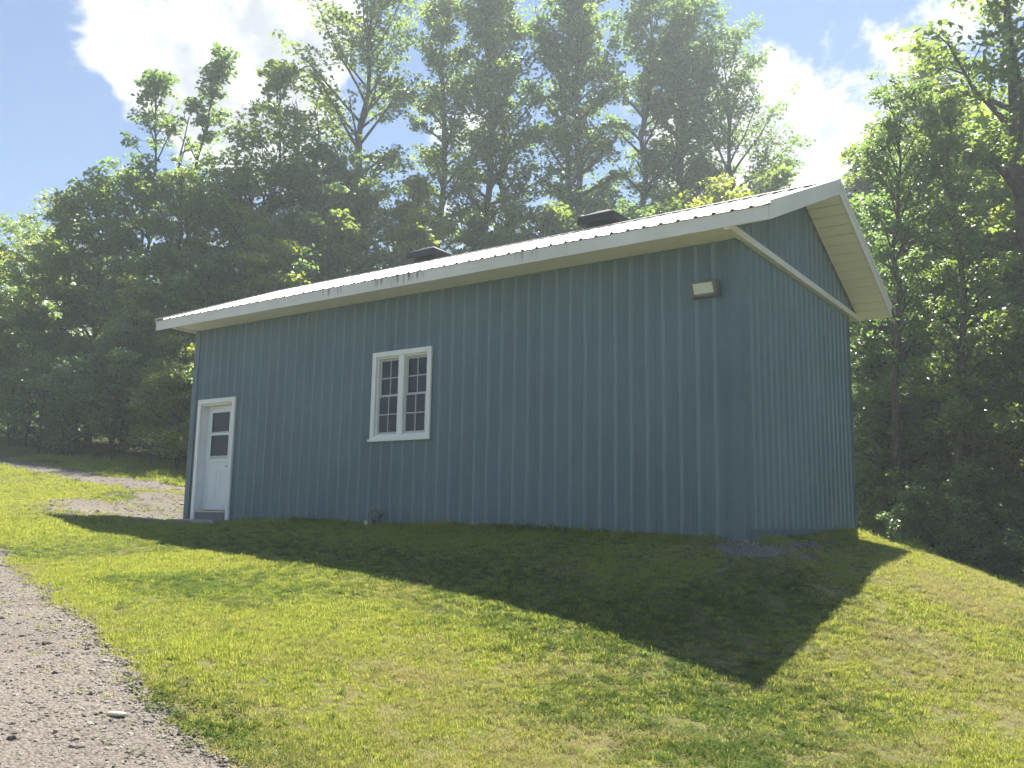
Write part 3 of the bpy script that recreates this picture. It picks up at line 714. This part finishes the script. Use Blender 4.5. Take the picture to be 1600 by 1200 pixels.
PROTO = {
 'dense': [grow(11, 13, .20, 3.0, 40, 11500, .215, 'oval', clump=.44), grow(12, 13, .16, 3.3, 42, 12500, .22, 'oval', .02, clump=.46), grow(13, 13, .24, 2.8, 38, 10000, .21, 'vase', -.02, clump=.42)],
 'bushy': [grow(21, 9, .06, 2.7, 36, 10500, .19, 'oval', clump=.38), grow(22, 9, .05, 2.4, 34, 9500, .185, 'cone', clump=.36), grow(23, 9, .09, 3.0, 36, 10500, .195, 'oval', .03, clump=.40)],
 'tall': [grow(31, 24, .38, 3.5, 46, 12000, .21, 'vase', .02, .26, .46, (38, 68)), grow(32, 24, .36, 2.8, 44, 10500, .21, 'oval', -.015, .24, .44, (35, 65)), grow(33, 24, .42, 2.6, 38, 8500, .21, 'vase', .01, .22, .44, (42, 70)), grow(34, 24, .46, 3.6, 30, 10500, .23, 'vase', .015, .40, .5, (25, 62), fork=True, wob=.006)],
 'thin': [grow(41, 15, .58, 1.35, 18, 2400, .19, 'top', .01, .11, .32, (42, 70)), grow(42, 15, .66, 1.5, 14, 2200, .19, 'top', .0, .10, .34, (45, 70))],
 'snag': [grow(51, 12, .55, 1.2, 9, 0, lean=.01, r0=.09, sec=True), grow(52, 12, .65, .9, 7, 0, lean=-.02, r0=.08, sec=True)],
 'shrub': [grow(61, 2.4, .08, 1.25, 16, 5200, .10, 'oval', 0, .03, .30, (25, 70)), grow(62, 2.2, .05, 1.1, 15, 4600, .085, 'vase', .05, .025, .28, (30, 75)), grow(63, 3.4, .10, 1.5, 18, 7000, .11, 'oval', 0, .04, .34, (25, 70))],
}
PH = {'dense': 13, 'bushy': 9, 'tall': 24, 'thin': 15, 'snag': 12, 'shrub': 2.4}
NAMES = {'dense': 'broadleaf_tree', 'bushy': 'leafy_tree', 'tall': 'tall_tree', 'thin': 'slim_tree', 'snag': 'bare_tree', 'shrub': 'shrub'}
LM = [LEAF, LEAF_C, LEAF_Y]
tr_rng = random.Random(19)
_cm_cache = {}
def plant(kind, x, y, top=None, label='', group=None, var=None, mat=None, height=None, rot=None, cat=None):
    z = float(surf_z(np.array([x]), np.array([y]))[0])
    h = height if height else max(2.0, top - z); s = h/PH[kind]*{'dense': .96, 'bushy': .92}.get(kind, 1)
    var = tr_rng.randrange(len(PROTO[kind])) if var is None else var; tm, cmesh = PROTO[kind][var]
    o = empty(NAMES[kind], (x, y, z), tr_rng.uniform(0, 6.283) if rot is None else rot)
    w = s*tr_rng.uniform(.92, 1.1) if kind in ('dense', 'bushy', 'shrub') else s
    o.scale = (w, w, s)
    tag(o, label, cat or ('shrub' if kind == 'shrub' else 'tree'), group)
    link('trunk', tm, BARK, o)
    if cmesh:
        mi = tr_rng.choices([0, 1, 2], [5, 3, 4])[0] if mat is None else mat
        key = (kind, var, mi)
        if key not in _cm_cache:
            c = cmesh if not cmesh.materials else cmesh.copy(); c.materials.clear(); c.materials.append(LM[mi]); _cm_cache[key] = c
        link('crown', _cm_cache[key], None, o)
    return o

ORD = ['leftmost', 'second from left', 'third from left', 'fourth from left', 'fifth from left', 'sixth from left', 'seventh from left', 'eighth from left', 'ninth from left', 'tenth from left', 'eleventh from left',
       'twelfth from left', 'thirteenth from left', 'fourteenth from left', 'fifteenth from left', 'sixteenth from left', 'seventeenth from left', 'eighteenth from left', 'nineteenth from left', 'twentieth from left', 'sixth from right', 'fifth from right', 'fourth from right', 'third from right', 'second from right', 'rightmost']
def in_view_order(items, ix, iy):
    s_ = sorted(items, key=lambda q: math.atan2(q[ix]-CAM[0], q[iy]-CAM[1])); n = len(s_)
    for i, q in enumerate(s_): yield q, ('rightmost' if i == n-1 else ORD[i])
def stand(rows):
    for label, group, items in rows:
        for k, ((kind, x, y, top), o) in enumerate(in_view_order(items, 1, 2)): plant(kind, x, y, top, label + ', ' + o, group, mat=(0, 1, 0, 2, 0, 1, 0, 2)[k % 8])
stand([
 ('broadleaf tree in the skyline row of the left wood', 'back row of the left wood', [('dense',-35.1,5.9,9.0),('dense',-31.0,5.4,9.3),('dense',-29.6,6.0,10.6),('dense',-27.3,6.0,11.7),('dense',-25.8,6.7,12.6),('dense',-24.4,7.2,12.9),('dense',-22.8,7.8,12.6),('dense',-22.0,8.9,13.0)]),
 ('low leafy tree at the far left wood edge above the gravel track', 'front row at the far left of the wood', [('bushy',-23.5,4.6,6.0),('bushy',-26.5,4.9,7.2),('bushy',-21.5,5.3,7.6),('bushy',-29.0,4.6,7.6)]),
 ('low leafy tree at the wood edge just left of the shed corner', 'front row beside the shed corner', [('bushy',-20.0,5.8,7.6),('bushy',-20.2,6.9,8.8),('bushy',-17.8,6.6,6.8),('bushy',-18.6,8.4,9.6),('bushy',-15.6,7.2,6.4)]),
 ('big broadleaf tree behind the low left end of the shed roof', 'back row behind the left end of the roof', [('dense',-21.2,10.0,13.6),('dense',-20.3,11.1,14.4),('dense',-19.9,13.0,13.8),('dense',-18.3,14.5,13.6)]),
 ('mid-height leafy tree just above the left half of the roof line', 'front row behind the left half of the roof', [('bushy',-20.1,9.1,10.6),('bushy',-19.1,9.9,11.1),('bushy',-17.8,10.8,11.3),('bushy',-16.4,12.2,11.7),('bushy',-15.5,14.3,11.9),('bushy',-13.5,9.5,7.0),('bushy',-11.5,11.5,7.5)]),
 ('big broadleaf tree behind the roof beside the larger vent', 'back row behind the right half of the roof', [('dense',-15.4,16.8,12.6),('dense',-13.2,19.5,13.2),('dense',-10.3,20.9,13.4),('dense',-8.5,21.7,13.6)]),
 ('mid-height leafy tree just above the right half of the roof line', 'front row behind the right half of the roof', [('bushy',-13.1,16.0,12.2),('bushy',-11.0,18.4,12.3),('bushy',-8.1,18.6,11.3)]),
 ('broadleaf tree low in the sky gap behind the gable peak', 'trees low in the sky gap', [('dense',-7.6,24.2,15.0),('bushy',-5.4,22.7,14.0),('dense',-4.3,25.1,15.6)]),
 ('tall broadleaf tree on the skyline right of the gable peak', 'skyline trees right of the gable', [('dense',-3.5,26.3,16.8),('dense',-1.0,26.7,16.8),('dense',.7,25.9,15.2),('dense',-.2,19.6,13.4),('dense',2.4,18.6,13.8)]),
 ('shaded broadleaf tree in the dark wood right of the shed', 'trees in the dark wood right of the shed', [('dense',-1.1,15.2,9.6),('dense',.2,16.4,10.4),('dense',2.9,15.4,9.6),('dense',4.4,13.4,10.5),('bushy',-2.6,17.3,8.2)]),
 ('near leafy tree shading the slope beyond the lawn crest', 'nearest trees beyond the lawn crest', [('dense',-.7,12.2,6.6),('bushy',.9,11.0,4.6),('bushy',2.1,10.4,4.8),('dense',3.4,9.4,6.8),('dense',5.0,9.0,8.6),('bushy',-1.4,13.2,5.4)]),
])
plant('thin', -26.9, 8.8, 17.5, 'leftmost slim pole-like tree with feathery crown above the left wood', var=1, mat=1)
plant('thin', -25.1, 9.7, 18.1, 'slim tree with two-part feathery crown in front of the big cloud, middle of three', var=0, mat=1)
plant('thin', -23.5, 11.9, 18.3, 'rightmost of three slim feathery trees standing against the left cloud', var=1, mat=0, rot=2)
plant('tall', -21.7, 15.4, 24.0, 'tall spreading maple-like tree leaning right at left end of the tall row', var=0, mat=0, rot=.4)
plant('tall', -19.9, 19.7, 26.0, 'tall tree with thick straight dark trunk above the middle of the shed roof', var=1, mat=0)
plant('tall', -17.3, 24.0, 27.1, 'tall tree with slender trunk just left of the bigger roof vent', var=2, mat=1)
plant('tall', -14.9, 25.4, 26.6, 'tall slender tree just right of the bigger roof vent', var=2, mat=1, rot=4)
plant('tall', -13.2, 27.3, 26.1, 'tall leafy tree second from the right end of the tall row', var=1, mat=0, rot=1)
plant('tall', -11.2, 28.2, 22.8, 'tree at the right end of the tall row, beside the sky gap', var=0, mat=1, rot=3)
for i, (x, y, top, lab) in enumerate([(-21.6, 18.6, 24.5, 'slim tall tree between the leaning spreading tree and the thick straight trunk'), (-18.4, 21.6, 25.5, 'slim tall tree just right of the thick straight trunk'),
        (-16.0, 23.2, 25.0, 'slim tall tree directly above the larger roof vent'), (-14.2, 28.0, 26.0, 'slim tall tree in the middle of the right half of the tall row')]):
    plant('tall', x, y, top, lab, var=1 + i % 2, mat=i % 2)
plant('tall', -2.1, 25.5, 18.5, 'round-topped tall tree right of the sky gap behind the gable peak', var=1, mat=2)
plant('tall', 2.0, 13.9, 16.4, 'tall tree with thick dark forked trunk at the right edge', var=3, mat=0, rot=.3)
plant('tall', -.5, 9.7, 9.6, 'slender dark trunk close behind the right rear corner of the shed', var=2, mat=1)
plant('tall', .6, 9.4, 9.2, 'slender dark trunk in the gap of the right wood, second from the shed', var=1, mat=0)
plant('tall', 4.2, 26.0, 18.6, 'tall tree partly cut off by the right edge of the picture', var=0, mat=0)
for (x, y, top), o_ in in_view_order([(-26.0, 9.6, 15.0), (-25.2, 9.2, 15.6), (-23.9, 11.4, 15.8), (-22.6, 12.4, 17.0), (-22.0, 12.8, 16.8)], 0, 1):
    plant('snag', x, y, top, 'thin bare grey tree above the left wood against the sky, '+o_, 'bare trees above the left wood')
SL_ = {-1: ('low leafy shrub at the forest edge beyond the left track', 'shrubs beyond the left track'), 0: ('low leafy shrub growing behind the shed', 'shrubs behind the shed'), 1: ('low leafy shrub in the dark undergrowth right of the shed', 'shrubs right of the shed')}
for (x, y, h), o_ in in_view_order([(-24.5, 4.3, 2.6), (-22.4, 4.2, 2.2), (-20.6, 4.4, 2.8), (-18.9, 4.6, 2.0), (-17.4, 4.4, 2.6), (-16.0, 4.6, 1.9), (-14.9, 4.9, 2.6), (-13.7, 5.0, 1.6), (-13.0, 4.2, 1.2), (-12.3, 5.6, 2.2), (-27, 4.6, 2.4), (-16.8, 5.6, 3.0), (-19.6, 5.4, 3.0), (-14.2, 6.2, 3.0), (-12.8, 7.4, 3.4), (-30, 6.5, 3.2), (-28, 7.2, 3.4), (-26, 8.2, 3.4), (-24, 6.4, 3.2), (-23, 9.2, 3.6), (-21, 7.6, 3.4), (-33, 7.5, 3.4), (-19, 10, 3.6), (-17, 9, 3.4), (-31.5, 5.6, 3.0)], 0, 1):
    plant('shrub', x, y, None, SL_[-1][0]+', '+o_, SL_[-1][1], height=h)
for (x, y, h), o_ in in_view_order([(.9, 7.6, 1.2), (1.7, 7.2, 1.1), (2.5, 6.9, 1.2), (1.1, 8.6, 1.8), (2.1, 8.3, 1.9), (3.0, 8.0, 2.0), (.1, 8.8, 1.8), (-.6, 11.0, 3.0), (1.5, 11.4, 3.0), (2.8, 11.0, 3.0), (4.0, 10.0, 2.6), (.3, 7.8, 1.2)], 0, 1):
    plant('shrub', x, y, None, SL_[1][0]+', '+o_, SL_[1][1], height=h)

# far wood: the mass of trees one cannot tell apart beyond the first rows
def far_wood():
    rng = np.random.RandomState(77); n = 200000
    ang = np.radians(rng.uniform(-88, 25, n)); d = 40+26*rng.rand(n)
    x = CAM[0]+np.sin(ang)*d; y = CAM[1]+np.cos(ang)*d
    topv = 9 + 5*fnoise(x, y, .22); z0 = surf_z(x, y)
    z = z0 + topv*rng.rand(n)**1.1*np.interp(d, [40, 48], [.55, 1])
    k = np.interp(np.degrees(ang), [-85, -60, -45, -25, -20, -12, 25], [.8, .9, 1.1, 1.0, .72, .85, .95]); z = z0+(z-z0)*k
    v, f, t = leaves_np(rng, np.stack([x, y, z], 1), rng.rand(n)*.5+.5*fnoise(x, y, .4), .28, .6, .5)
    m = np_mesh('far_wood', v, f); at = m.attributes.new('tint', 'FLOAT', 'POINT'); at.data.foreach_set('value', t.astype(np.float32))
    tag(link('far_wood', m, LEAF), 'dense far wood showing between the nearer trunks', kind='stuff')
far_wood()

# ------------------------------------------------------------------ grass, stones (scattered stuff)
def scatter(name, pts, rot, scl, idx, tint, protos, mat_list, label):
    src = bpy.data.collections.new(name+'_source')
    for i, (me, mt) in enumerate(zip(protos, mat_list)):
        me.materials.append(mt); src.objects.link(bpy.data.objects.new('%s_source_%02d' % (name, i), me))
    me = bpy.data.meshes.new(name); me.vertices.add(len(pts)); me.vertices.foreach_set('co', np.asarray(pts, np.float32).ravel())
    for nm, ty, arr in (('rot', 'FLOAT_VECTOR', rot), ('scl', 'FLOAT_VECTOR', scl)):
        a = me.attributes.new(nm, ty, 'POINT'); a.data.foreach_set('vector', np.asarray(arr, np.float32).ravel())
    a = me.attributes.new('pick', 'INT', 'POINT'); a.data.foreach_set('value', np.asarray(idx, np.int32))
    a = me.attributes.new('ptint', 'FLOAT', 'POINT'); a.data.foreach_set('value', np.asarray(tint, np.float32))
    o = link(name, me, None); tag(o, label, kind='stuff')
    g = bpy.data.node_groups.new(name, 'GeometryNodeTree')
    g.interface.new_socket('Geometry', in_out='INPUT', socket_type='NodeSocketGeometry'); g.interface.new_socket('Geometry', in_out='OUTPUT', socket_type='NodeSocketGeometry')
    gi = g.nodes.new('NodeGroupInput'); go = g.nodes.new('NodeGroupOutput'); ip = g.nodes.new('GeometryNodeInstanceOnPoints'); ci = g.nodes.new('GeometryNodeCollectionInfo')
    ci.inputs['Collection'].default_value = src; ci.inputs['Separate Children'].default_value = True; ci.inputs['Reset Children'].default_value = True
    def attr(nm, ty):
        n = g.nodes.new('GeometryNodeInputNamedAttribute'); n.data_type = ty; n.inputs['Name'].default_value = nm; return n.outputs['Attribute']
    g.links.new(gi.outputs[0], ip.inputs['Points']); g.links.new(ci.outputs[0], ip.inputs['Instance']); ip.inputs['Pick Instance'].default_value = True
    g.links.new(attr('pick', 'INT'), ip.inputs['Instance Index'])
    er = g.nodes.new('FunctionNodeEulerToRotation'); g.links.new(attr('rot', 'FLOAT_VECTOR'), er.inputs[0]); g.links.new(er.outputs[0], ip.inputs['Rotation'])
    g.links.new(attr('scl', 'FLOAT_VECTOR'), ip.inputs['Scale']); g.links.new(ip.outputs[0], go.inputs[0])
    md = o.modifiers.new('scatter', 'NODES'); md.node_group = g
    return o

def blade_mesh(name, seed, n, rad, h, w, lean, kinds='blade'):
    rng = np.random.RandomState(seed); V, F, T = [], [], []; o = 0
    for i in range(n):
        r = rad*math.sqrt(rng.rand()); a = rng.rand()*6.283; p = np.array([r*math.cos(a), r*math.sin(a), -.005])
        b = rng.rand()*6.283; dh = np.array([math.cos(b), math.sin(b), 0]); sd = np.array([-dh[1], dh[0], 0])
        hh = h*rng.uniform(.5, 1.25); lw = w*rng.uniform(.7, 1.3); le = lean*rng.uniform(.4, 1.6)
        if kinds == 'blade':
            m1 = p+dh*hh*le*.35+np.array([0, 0, hh*.6]); tip = p+dh*hh*le+np.array([0, 0, hh*.95])
            V += [p-sd*lw*.5, p+sd*lw*.5, m1-sd*lw*.42, m1+sd*lw*.42, tip]; F += [(o, o+1, o+3), (o, o+3, o+2), (o+2, o+3, o+4)]; T += [rng.rand()]*5; o += 5
        else:                               # clover: three round leaflets on a stalk
            c = p+dh*hh*.2+np.array([0, 0, hh])
            for k in range(3):
                t = b+k*2.094; e = np.array([math.cos(t), math.sin(t), rng.uniform(-.1, .25)]); s2 = np.array([-math.sin(t), math.cos(t), 0]); l2 = lw
                V += [c, c+e*l2*.6-s2*l2*.5, c+e*l2*1.1, c+e*l2*.6+s2*l2*.5]; F += [(o, o+1, o+2), (o, o+2, o+3)]; T += [rng.rand()]*4; o += 4
    me = np_mesh(name, np.array(V), np.array(F)); at = me.attributes.new('tint', 'FLOAT', 'POINT'); at.data.foreach_set('value', np.array(T, np.float32)); return me

def grass_mat(name, cols, trans):
    """cols: dark green, bright green, straw"""
    m, t, out = material(name)
    a = t.add('ShaderNodeAttribute', attribute_name='tint').outputs['Fac']
    pt = t.add('ShaderNodeAttribute', attribute_name='ptint', attribute_type='INSTANCER').outputs['Fac']
    c = t.mix(a, cols[0], cols[1]); tc_ = t.mix(a, tuple(x*.7 for x in trans), trans)
    dry = t.ramp(t.math('ADD', pt, t.math('MULTIPLY', a, .35)), .62, .98)
    c = t.mix(dry, c, cols[2]); tc_ = t.mix(dry, tc_, (.42, .36, .14))
    d = t.add('ShaderNodeBsdfDiffuse'); t.l.new(c, d.inputs[0]); tr = t.add('ShaderNodeBsdfTranslucent'); t.l.new(tc_, tr.inputs[0])
    mx = t.add('ShaderNodeMixShader'); t.inp(mx, 0, .45); t.l.new(d.outputs[0], mx.inputs[1]); t.l.new(tr.outputs[0], mx.inputs[2])
    t.l.new(mx.outputs[0], out.inputs[0]); return m
GRASS = grass_mat('grass_blade', ((.14, .195, .05), (.34, .37, .09), (.52, .48, .26)), (.70, .76, .13))
CLOVER = grass_mat('clover_leaf', ((.065, .13, .035), (.13, .20, .05), (.19, .21, .07)), (.30, .45, .09))

def lawn():
    rng = np.random.RandomState(8); N = 1200000
    # candidates by distance from where one stands, so nearby turf is denser
    d = 2.2 + (30-2.2)*rng.rand(N)**1.35; ang = np.radians(rng.uniform(-78, 8, N))
    x = CAM[0]+np.sin(ang)*d; y = CAM[1]+np.cos(ang)*d
    dens = np.interp(d, [2, 5, 8, 12, 18, 30], [820, 820, 640, 380, 160, 55])           # tufts per square metre
    pdf = N/(1.35*(30-2.2))*((d-2.2)/(30-2.2))**(1/1.35-1)/(math.radians(86)*d)
    keep = rng.rand(N) < dens/pdf
    ins = (x > -L-.02) & (x < .03) & (y > -.02) & (y < W+.03)
    keep &= ~ins
    stone = np.maximum(np.maximum(in_drive(x, y), in_path(x, y)), np.maximum(in_pad(x, y)*.25, in_patch(x, y)*.4))
    keep &= rng.rand(N) < np.interp(stone, [-.12, .02, .10, .3, .6], [1, .55, .08, .03, .0])
    wood = forest(x, y); keep &= rng.rand(N) < np.interp(wood, [-.3, .3, 1.6, 3], [1, .7, .4, .12])
    bare = np.clip((vnoise(x+3, y-7, 2.3)*.6+vnoise(x, y, 6.1)*.4-.58)*7, 0, 1)*np.interp(x, [-6, -1, 1], [.1, .25, .7]); keep &= rng.rand(N) > bare
    keep &= ~((x > -10.54) & (x < -9.14) & (y > -.44) & (y < 0))
    x, y, d, wood, stone = x[keep], y[keep], d[keep], wood[keep], stone[keep]; n = len(x)
    z = surf_z(x, y)
    dry = fnoise(x, y, .9)*.55 + vnoise(x, y, 3.1)*.3 + np.clip((x+1.5)*.05, -.1, .16) + rng.normal(0, .09, n)
    near_road = np.clip(1-np.abs(stone+.7)/.8, 0, 1); dry -= near_road*.12
    dry -= np.where(wood > -1, .2, 0)
    lush = fnoise(x+40, y-13, .7)
    pick = rng.choice([0, 1, 2], n); cl = (vnoise(x+9, y+5, .8)+rng.normal(0, .12, n)) > .66; pick[cl & (rng.rand(n) < .75)] = 3
    pick[(dry > .62) & (rng.rand(n) < .5)] = 4
    pick[(rng.rand(n) < .015) & (wood < -.5)] = 5
    wild = (wood > -.6) | (np.hypot(x-.6, y-5.2) < 1.2); pick[wild] = rng.choice([0, 1], wild.sum())
    s = rng.uniform(.65, 1.25, n)*(.75+.6*lush)*np.interp(d, [3, 10, 20, 30], [.62, .68, .95, 1.5])
    s *= np.where(wood > -.4, rng.uniform(1.0, 2.3, n), 1)
    weed = (np.hypot(x+13.6, y-3.0) < 1.6) | (np.hypot(x-.6, y-5.2) < .5) ; s *= np.where(weed, rng.uniform(1.2, 2.2, n), 1)
    wall_near = (y > -.22) & (y < .0) & (x > -L) & (x < .1) | (x > 0) & (x < .25) & (y > 0) & (y < W); wall_near &= ~((x > -6.1) & (x < -5.3)); s *= np.where(wall_near, rng.uniform(1.1, 2.6, n), 1)
    rot = np.stack([rng.normal(0, .12, n), rng.normal(0, .12, n), rng.rand(n)*6.283], 1)
    scl = np.stack([s, s, s*rng.uniform(.75, 1.3, n)], 1)
    protos = [blade_mesh('g0', 1, 34, .075, .044, .0046, .6), blade_mesh('g1', 2, 32, .08, .050, .0042, .9), blade_mesh('g2', 3, 36, .075, .034, .0050, 1.1), blade_mesh('g3', 4, 20, .08, .032, .012, .3, 'clover'), blade_mesh('g4', 5, 30, .08, .040, .004, 1.6), blade_mesh('g5', 6, 10, .035, .065, .014, 1.3)]
    scatter('grass', np.stack([x, y, z], 1), rot, scl, pick, dry, protos, [GRASS, GRASS, GRASS, CLOVER, GRASS, CLOVER], 'mown yellow-green grass and clover covering the lawn')
    print('grass tufts', n)
lawn()

def stones():
    rng = np.random.RandomState(9); protos = []
    for k in range(4):
        import bmesh
        bm = bmesh.new(); bmesh.ops.create_icosphere(bm, subdivisions=1, radius=1)
        r2 = np.random.RandomState(30+k)
        for v in bm.verts: v.co = Vector((v.co.x*r2.uniform(.75, 1.25), v.co.y*r2.uniform(.6, 1.0), v.co.z*r2.uniform(.4, .7)))
        me = bpy.data.meshes.new('s%d' % k); bm.to_mesh(me); bm.free(); protos.append(me)
    m, t, out = material('pebble'); p = t.add('ShaderNodeBsdfPrincipled'); t.inp(p, 'Roughness', .85); t.inp(p, 'Specular IOR Level', .25)
    pt = t.add('ShaderNodeAttribute', attribute_name='ptint', attribute_type='INSTANCER').outputs['Fac']
    c = t.mix(t.ramp(pt, 0, .6), (.125, .113, .10), (.255, .228, .20)); c = t.mix(t.ramp(pt, .75, 1), c, (.40, .37, .33)); t.l.new(c, p.inputs['Base Color']); t.l.new(p.outputs[0], out.inputs[0])
    N = 700000; d = 1.8 + 24*rng.rand(N)**1.3; ang = np.radians(rng.uniform(-80, 5, N)); x = CAM[0]+np.sin(ang)*d; y = CAM[1]+np.cos(ang)*d
    dens = np.interp(d, [2, 5, 8, 12, 17, 26], [2600, 2400, 1300, 420, 200, 50]); pdf = N/(1.3*24)*((d-1.8)/24)**(1/1.3-1)/(math.radians(85)*d)
    f = np.maximum(np.maximum(in_drive(x, y), in_path(x, y)), np.maximum(in_pad(x, y), in_patch(x, y)))
    ins = (x > -L-.05) & (x < .05) & (y > -.05) & (y < W+.05)
    edge = np.interp(f, [-.06, .05, .25, .9], [0, 1, 1, .55])
    keep = (rng.rand(N) < dens/pdf*edge) & ~ins; x, y, d = x[keep], y[keep], d[keep]; n = len(x)
    s = np.exp(rng.normal(math.log(.0066), .45, n))*np.interp(d, [3, 10, 20], [.95, 1.2, 2.0])
    z = surf_z(x, y)+.010+s*.1
    scatter('gravel', np.stack([x, y, z], 1), rng.rand(n, 3)*np.array([.5, .5, 6.28]), np.repeat(s[:, None], 3, 1), rng.randint(0, 4, n), rng.rand(n), protos, [m]*4, 'loose grey and buff gravel stones on the driveway and track')
    print('stones', n)
stones()

# one pale flat stone lying on the driveway
zs = float(surf_z(np.array([-.77]), np.array([-7.16]))[0])
st = MB(); ring = [(math.cos(t)*(.062+.012*math.sin(3*t+1)), math.sin(t)*(.034+.006*math.cos(2*t))) for t in [k*math.pi/7 for k in range(14)]]
for zz, k in ((0, 1.0), (.014, 1.05), (.022, .8)): st.v += [(x*k, y*k, zz) for x, y in ring]
for lv in (0, 1):
    for k in range(14): st.f.append((lv*14+k, lv*14+(k+1) % 14, lv*14+14+(k+1) % 14, lv*14+14+k))
st.f.append(tuple(range(28, 42)))
sto = st.build('stone', principled('pale_limestone', (.45, .42, .37), .8, 0, .3, .1, 20), smooth=False); sto.location = (-.77, -7.16, zs+.012); sto.rotation_euler = (0, .05, .65); sto.scale = (.75, .75, .8)
tag(sto, 'single pale flat stone lying on the gravel driveway', 'stone')

# ------------------------------------------------------------------ thin sunlit haze volume, added to imitate milky glare in the lens
def veil():
    m = bpy.data.materials.new('lens_glare_veil'); m.use_nodes = True; t = NT(m.node_tree); t.n.clear()
    out = t.add('ShaderNodeOutputMaterial'); v = t.add('ShaderNodeVolumePrincipled')
    t.inp(v, 'Color', (.80, .91, 1.0, 1)); t.inp(v, 'Density', VEIL_DENSITY); t.inp(v, 'Anisotropy', .35)
    t.l.new(v.outputs[0], out.inputs['Volume'])
    o = MB().box(-460, 440, -340, 460, -8, 33).build('veil', m)
    tag(o, 'thin pale haze added to imitate lens glare', kind='stuff')
veil()
